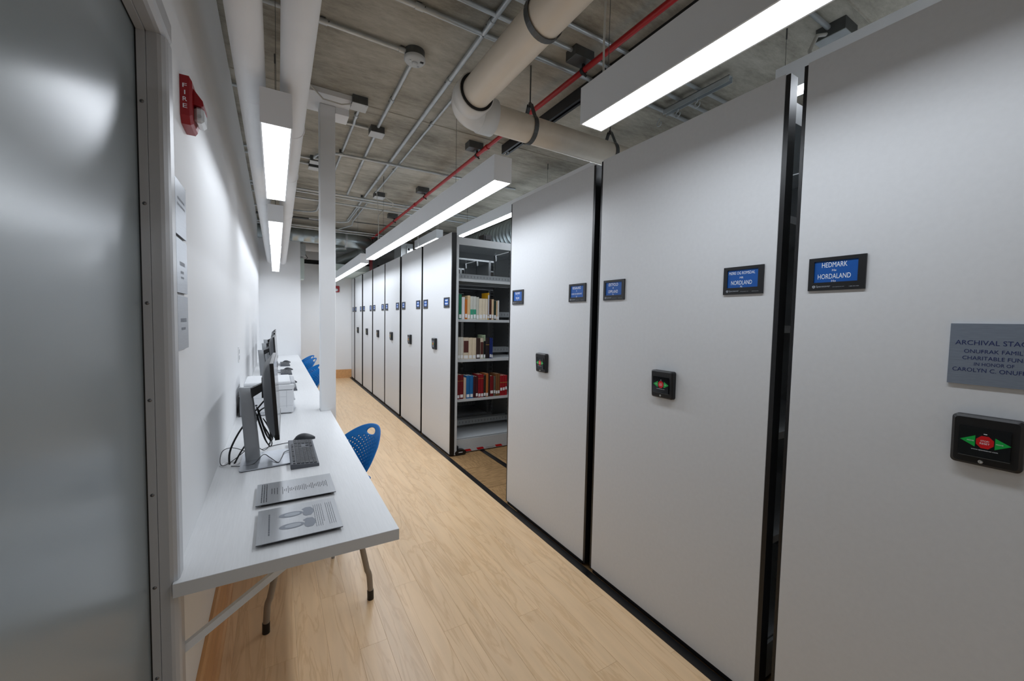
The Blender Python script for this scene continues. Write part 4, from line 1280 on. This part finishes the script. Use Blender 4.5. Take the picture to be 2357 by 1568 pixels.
cable('thin cable running over the stand base to the keyboard', [(-0.205, 2.40, z0), (-0.15, 2.36, z0 + 0.004), (-0.10, 2.36, z0 + 0.008), (-0.06, 2.42, z0 + 0.03), (-0.03, 2.40, z0 + 0.016), (0.005, 2.33, z0 + 0.007), (0.022, 2.40, z0 + 0.007), (0.035, 2.48, z0 + 0.010), (0.058, 2.50, z0 + 0.012)], 0.0019)
cable('thin mouse cable running along the desk behind the keyboard', [(-0.07, 2.55, z0 + 0.02), (-0.03, 2.66, z0 + 0.001), (0.03, 2.69, z0), (0.07, 2.70, z0), (0.094, 2.738, z0 + 0.006)], 0.0018)
cable('loose thin cable loop lying against the wall', [(-0.13, 2.50, z0 + 0.03), (-0.20, 2.53, z0 + 0.055), (-0.242, 2.50, z0 + 0.05), (-0.243, 2.42, z0 + 0.012), (-0.215, 2.40, z0 + 0.01), (-0.16, 2.46, z0 + 0.035), (-0.12, 2.52, z0 + 0.06)], 0.0018)
cable('thin cable hanging in a loop under the near monitor', [(-0.10, 2.50, z0 + 0.07), (-0.06, 2.50, z0 + 0.03), (-0.03, 2.52, z0 + 0.06), (-0.035, 2.55, z0 + 0.14), (-0.055, 2.56, z0 + 0.24)], 0.0018)
gm = thing('desk_grommet', 'white oval cable grommet in the desktop', 'grommet', (-0.205, 2.432, ZD_))
MB().lathe([(0.022, 0.0), (0.022, 0.004), (0.030, 0.007), (0.040, 0.006), (0.043, 0.0)], 24).obj('ring', 'socket', gm)
MB().lathe([(0, 0.002), (0.022, 0.002)], 24, smooth=False).obj('lid', 'socket', gm)

# printer
pr = thing('printer', 'white multifunction printer on the desk behind the near monitor', 'printer', (0, 0, ZD_))
x0, x1, y0, y1 = -0.205, 0.118, 3.52, 3.94
MB().cbox(x0, x1, y0, y1, 0.006, 0.185, 0.008).obj('body', 'printer', pr)
MB().cbox(x0 - 0.005, x1 + 0.004, y0 - 0.004, y1, 0.188, 0.228, 0.006).obj('scanner_deck', 'printer', pr)
MB().cbox(x0 - 0.002, x1 - 0.02, y0 + 0.004, y1, 0.229, 0.252, 0.006).obj('scanner_lid', 'printer', pr)
MB().cbox(x1 - 0.02, x1 + 0.012, y0 + 0.03, y1 - 0.03, 0.195, 0.243, 0.006).obj('control_strip', 'printer_g', pr)
MB().box(x1 - 0.050, x1 - 0.047, y0 - 0.0008, y0 + 0.01, 0.05, 0.18).box(x0 + 0.004, x1 - 0.006, y0 - 0.0008, y0 + 0.01, 0.062, 0.0635).box(x0 + 0.06, x1 - 0.05, y0 - 0.0008, y0 + 0.01, 0.135, 0.1362).obj('panel_seams', 'printer_g', pr)
MB().box(x0 + 0.045, x0 + 0.060, y0 - 0.001, y0, 0.076, 0.088).obj('port_mark', 'print_dark', pr)
MB().box(x0 + 0.068, x0 + 0.083, y0 - 0.001, y0, 0.076, 0.088).obj('port_mark', 'print_dark', pr)
MB().box(x0 + 0.10, x0 + 0.16, y0 - 0.001, y0, 0.006, 0.03).obj('foot_recess', 'printer_g', pr)
MB().cbox(x1, x1 + 0.018, y0 + 0.08, y1 - 0.08, 0.012, 0.035, 0.006).obj('tray_handle', 'printer', pr)
MB().cbox(x1, x1 + 0.014, y0 + 0.08, y1 - 0.08, 0.085, 0.105, 0.006).obj('tray_handle', 'printer', pr)
MB().box(x0 - 0.035, x0 - 0.030, y0 + 0.03, y1 - 0.05, 0.002, 0.15).obj('rear_cover', 'black', pr)
MB().box(x0 - 0.030, x0, y0 + 0.04, y1 - 0.06, 0.004, 0.13).obj('rear_duplexer', 'printer_g', pr)
# feet
for a in (x0 + 0.02, x1 - 0.03):
    for b in (y0 + 0.02, y1 - 0.03):
        MB().box(a, a + 0.012, b, b + 0.012, 0, 0.006).obj('foot', 'black', pr)

# ------------------------------------------------------------------ chairs
def chair():
    t = thing('perforated_chair', 'blue perforated plastic chair nearest, tucked under the desk', 'chair', (0.375, 2.78, 0), math.radians(27), group='blue desk chairs')
    # back shell: u across (Y), v up; sits towards +X, faces -X
    NU, NV = 46, 44
    W, H = 0.225, 0.292
    def pt(u, v):
        top = 1 - 0.34 * abs(u) ** 2.4
        zz = v * H * (top if v > 0 else 1)
        wd = W * (0.86 + 0.14 * math.sin(PI * min(1, v * 0.9 + 0.1)))
        y = u * wd
        x = 0.115 + 0.135 * (v ** 1.25) - 0.155 * abs(u) ** 2.0 * (1 - 0.15 * v)
        return Vector((x, y, 0.455 + zz))
    hu, hv, ru, rv = 0.0, 0.845, 0.21, 0.075
    verts = [[pt(2 * i / NU - 1, j / NV) for j in range(NV + 1)] for i in range(NU + 1)]
    inside = lambda u, v: ((u - hu) / ru) ** 2 + ((v - hv) / rv) ** 2 < 1
    keep = {}
    for i in range(NU):
        for j in range(NV):
            u, v = 2 * (i + 0.5) / NU - 1, (j + 0.5) / NV
            k = True
            if inside(u, v): k = False
            elif 0.10 < v < 0.74 and abs(u) < 0.74 - 0.25 * max(0, v - 0.55) and i % 2 == 0 and j % 2 == 0 and (i // 2 + j // 2) % 2 == 0: k = False
            keep[(i, j)] = k
    # pull the rim of the hand hole onto the ellipse
    for i in range(NU + 1):
        for j in range(NV + 1):
            u, v = 2 * i / NU - 1, j / NV
            q = math.hypot((u - hu) / ru, (v - hv) / rv)
            if 0.6 < q < 1.45:
                n_in = sum(1 for a in (i - 1, i) for b in (j - 1, j) if (a, b) in keep and inside(2 * (a + 0.5) / NU - 1, (b + 0.5) / NV))
                if 0 < n_in < 4:
                    verts[i][j] = pt(hu + (u - hu) / q, hv + (v - hv) / q)
    idx, vv, ff = {}, [], []
    th = Vector((0.006, 0, 0))
    def vid(i, j, s_):
        if (i, j, s_) not in idx:
            idx[(i, j, s_)] = len(vv)
            vv.append(verts[i][j] + (th if s_ else Vector((0, 0, 0))))
        return idx[(i, j, s_)]
    for (i, j), k in keep.items():
        if not k: continue
        c4 = [(i, j), (i, j + 1), (i + 1, j + 1), (i + 1, j)]
        ff.append(tuple(vid(a, b, 0) for a, b in c4))
        ff.append(tuple(vid(a, b, 1) for a, b in c4[::-1]))
        for (n_, e) in (((i - 1, j), (0, 1)), ((i, j + 1), (1, 2)), ((i + 1, j), (2, 3)), ((i, j - 1), (3, 0))):
            if not keep.get(n_, False):
                a, b = c4[e[0]], c4[e[1]]
                ff.append((vid(*b, 0), vid(*a, 0), vid(*a, 1), vid(*b, 1)))
    MB().add(vv, ff, True).obj('back_shell', 'blue', t)
    # seat
    sv, sf = [], []
    N = 12
    for s_ in (0, 1):
        for i in range(N + 1):
            for j in range(N + 1):
                u, v = 2 * i / N - 1, 2 * j / N - 1
                # squircle outline
                k = (1 - 0.5 * v * v) ** 0.35
                kk = (1 - 0.5 * u * u) ** 0.35
                x = u * 0.20 * k - 0.07
                y = v * 0.215 * kk
                z = 0.452 - 0.022 * (1 - v * v) * (1 - (u - 0.2) ** 2 * 0.6) - 0.03 * max(0, -u - 0.6) - 0.006 * s_
                sv.append((x, y, z))
    M_ = (N + 1) ** 2
    for i in range(N):
        for j in range(N):
            a = i * (N + 1) + j
            sf.append((a, a + N + 1, a + N + 2, a + 1))
            sf.append((M_ + a, M_ + a + 1, M_ + a + N + 2, M_ + a + N + 1))
    for k in range(N):
        for (a, b) in ((k, k + 1), (N * (N + 1) + k + 1, N * (N + 1) + k), ((k + 1) * (N + 1), k * (N + 1)), (k * (N + 1) + N, (k + 1) * (N + 1) + N)):
            sf.append((a, b, b + M_, a + M_))
    MB().add(sv, sf, True).obj('seat', 'blue', t)
    for sx_ in (-1, 1):
        for sy_ in (-1, 1):
            MB().tube([(-0.05 + sx_ * 0.13, sy_ * 0.15, 0.425), (-0.04 + sx_ * 0.13, sy_ * 0.14, 0.38), (-0.04 + sx_ * 0.10, sy_ * 0.10, 0.0)], 0.010, 10).obj('leg', 'chrome', t)
    for sy_ in (-1, 1):
        MB().tube([(-0.18, sy_ * 0.15, 0.425), (0.06, sy_ * 0.13, 0.425), (0.09, sy_ * 0.10, 0.45)], 0.009, 10).obj('back_support', 'chrome', t)
    return t
ch = chair()
for yk, xk, rz, lb in ((6.30, 0.385, 22, 'blue chair partly hidden by the column, second along the desk'), (6.82, 0.385, 22, 'third blue chair along the desk'), (7.95, 0.39, 20, 'fourth blue chair along the desk'), (8.50, 0.39, 18, 'farthest blue chair by the end wall')):
    c_ = copy_tree(ch)
    c_.location = (xk, yk, 0)
    c_.rotation_euler = (0, 0, math.radians(rz))
    c_['label'] = lb

# ================================================================== WALL ITEMS
# three metal signs on the left wall
for k, (z0_, z1_, lb) in enumerate(((1.735, 1.898, 'top square metal plaque beside the door frame'), (1.563, 1.725, 'middle square metal plaque beside the door frame'), (1.390, 1.553, 'bottom square metal plaque beside the door frame'))):
    t = thing('wall_plaque', lb, 'plaque', (XW, 1.589, (z0_ + z1_) / 2), group='metal plaques on the left wall')
    MB().box(0, 0.0075, -0.080, 0.080, -(z1_ - z0_) / 2, (z1_ - z0_) / 2).obj('backing', 'black', t)
    MB().box(0.0076, 0.0090, -0.080, 0.080, -(z1_ - z0_) / 2, (z1_ - z0_) / 2).obj('metal_face', 'alu', t)
    m = MB()
    for (v_, w_, hh) in (((0.028, 0.10, 0.008), (0.010, 0.11, 0.007)), ((0.008, 0.07, 0.012), (-0.018, 0.05, 0.008), (-0.034, 0.04, 0.006)), ((0.008, 0.08, 0.012), (-0.018, 0.06, 0.008)))[k]:
        u = -w_ / 2
        while u < w_ / 2:
            L = R.uniform(0.005, 0.011)
            m.add([(0.0093, u, v_ - hh / 2), (0.0093, u + L, v_ - hh / 2), (0.0093, u + L, v_ + hh / 2), (0.0093, u, v_ + hh / 2)], [(0, 1, 2, 3)])
            u += L + 0.004
    m.obj('engraving', 'bust', t)

# fire alarm strobe
fa = thing('fire_strobe', 'red fire alarm strobe with a clear lens on the left wall', 'fire alarm', (XW, 1.665, 2.18))
zs = [(0.0, 0.0, -0.068, 0.078), (0.024, 0.0, -0.068, 0.078), (0.031, 0.006, -0.060, 0.066)]
m = MB()
v, f = [], []
for (xx, ins, zb, zt) in zs:
    v += [(xx, ins, zb + 0.022), (xx, 0.018 + ins, zb), (xx, 0.112 - ins, zb), (xx, 0.13 - ins, zb + 0.022), (xx, 0.13 - ins, zt), (xx, ins, zt)]
for k in range(2):
    f += [(6 * k + j, 6 * k + (j + 1) % 6, 6 * k + 6 + (j + 1) % 6, 6 * k + 6 + j) for j in range(6)]
f += [(12, 13, 14, 15, 16, 17)]
m.add(v, f).obj('housing', 'firered', fa)
MB().prism([(0.031, 0.026), (0.031, 0.052), (0.040, 0.040), (0.056, 0.018), (0.058, 0.002), (0.031, 0.002)], 0.022, 0.108, 'y').obj('lens_hood', 'firered', fa)
MB().cbox(0.031, 0.058, 0.028, 0.102, -0.050, 0.001, 0.008).obj('strobe_lens', 'clear', fa)
MB().cyl((0.046, 0.026, -0.03), (0.046, 0.05, -0.03), 0.006, 10).obj('flash_tube', 'galv', fa)
m = MB()
for k, ch_ in enumerate('FIRE'):
    q = text_mb(ch_, 0.013, 0.011 if ch_ != 'I' else 0.003)
    m.add([(p[0] + 0.013, -0.0006, p[1] + 0.046 - k * 0.021) for p in q.v], q.f)
m.obj('lettering', 'print_white', fa)

# outlet plate above the printer
op = thing('outlet_plate', 'white outlet plate on the left wall above the printer', 'outlet', (XW, 3.82, 1.185))
MB().cbox(0, 0.006, -0.04, 0.04, -0.062, 0.062, 0.002).obj('plate', 'socket', op)
MB().box(0.006, 0.0075, -0.018, 0.018, 0.008, 0.04).box(0.006, 0.0075, -0.018, 0.018, -0.04, -0.008).obj('socket_face', 'printer_g', op)

# fire bell / pull station on the far wall
fb = thing('fire_bell', 'small red fire alarm on the far wall beside the column', 'fire alarm', (1.275, YF, 2.165))
MB().prism(rrect(0.125, 0.15, 0.02), -0.045, 0.0, 'y').obj('housing', 'firered', fb)
MB().lathe([(0, -0.062), (0.026, -0.06), (0.034, -0.05), (0.034, -0.045)], 18, c=(-0.005, 0, -0.022), ax='y').obj('strobe_lens', 'clear', fb)
# small switch on the wall return beyond the desk
MB().box(0.4252, 0.431, 9.0, 9.07, 1.05, 1.17).obj('switch_plate', 'socket', label='small switch plate on the wall beyond the desk end', category='switch')
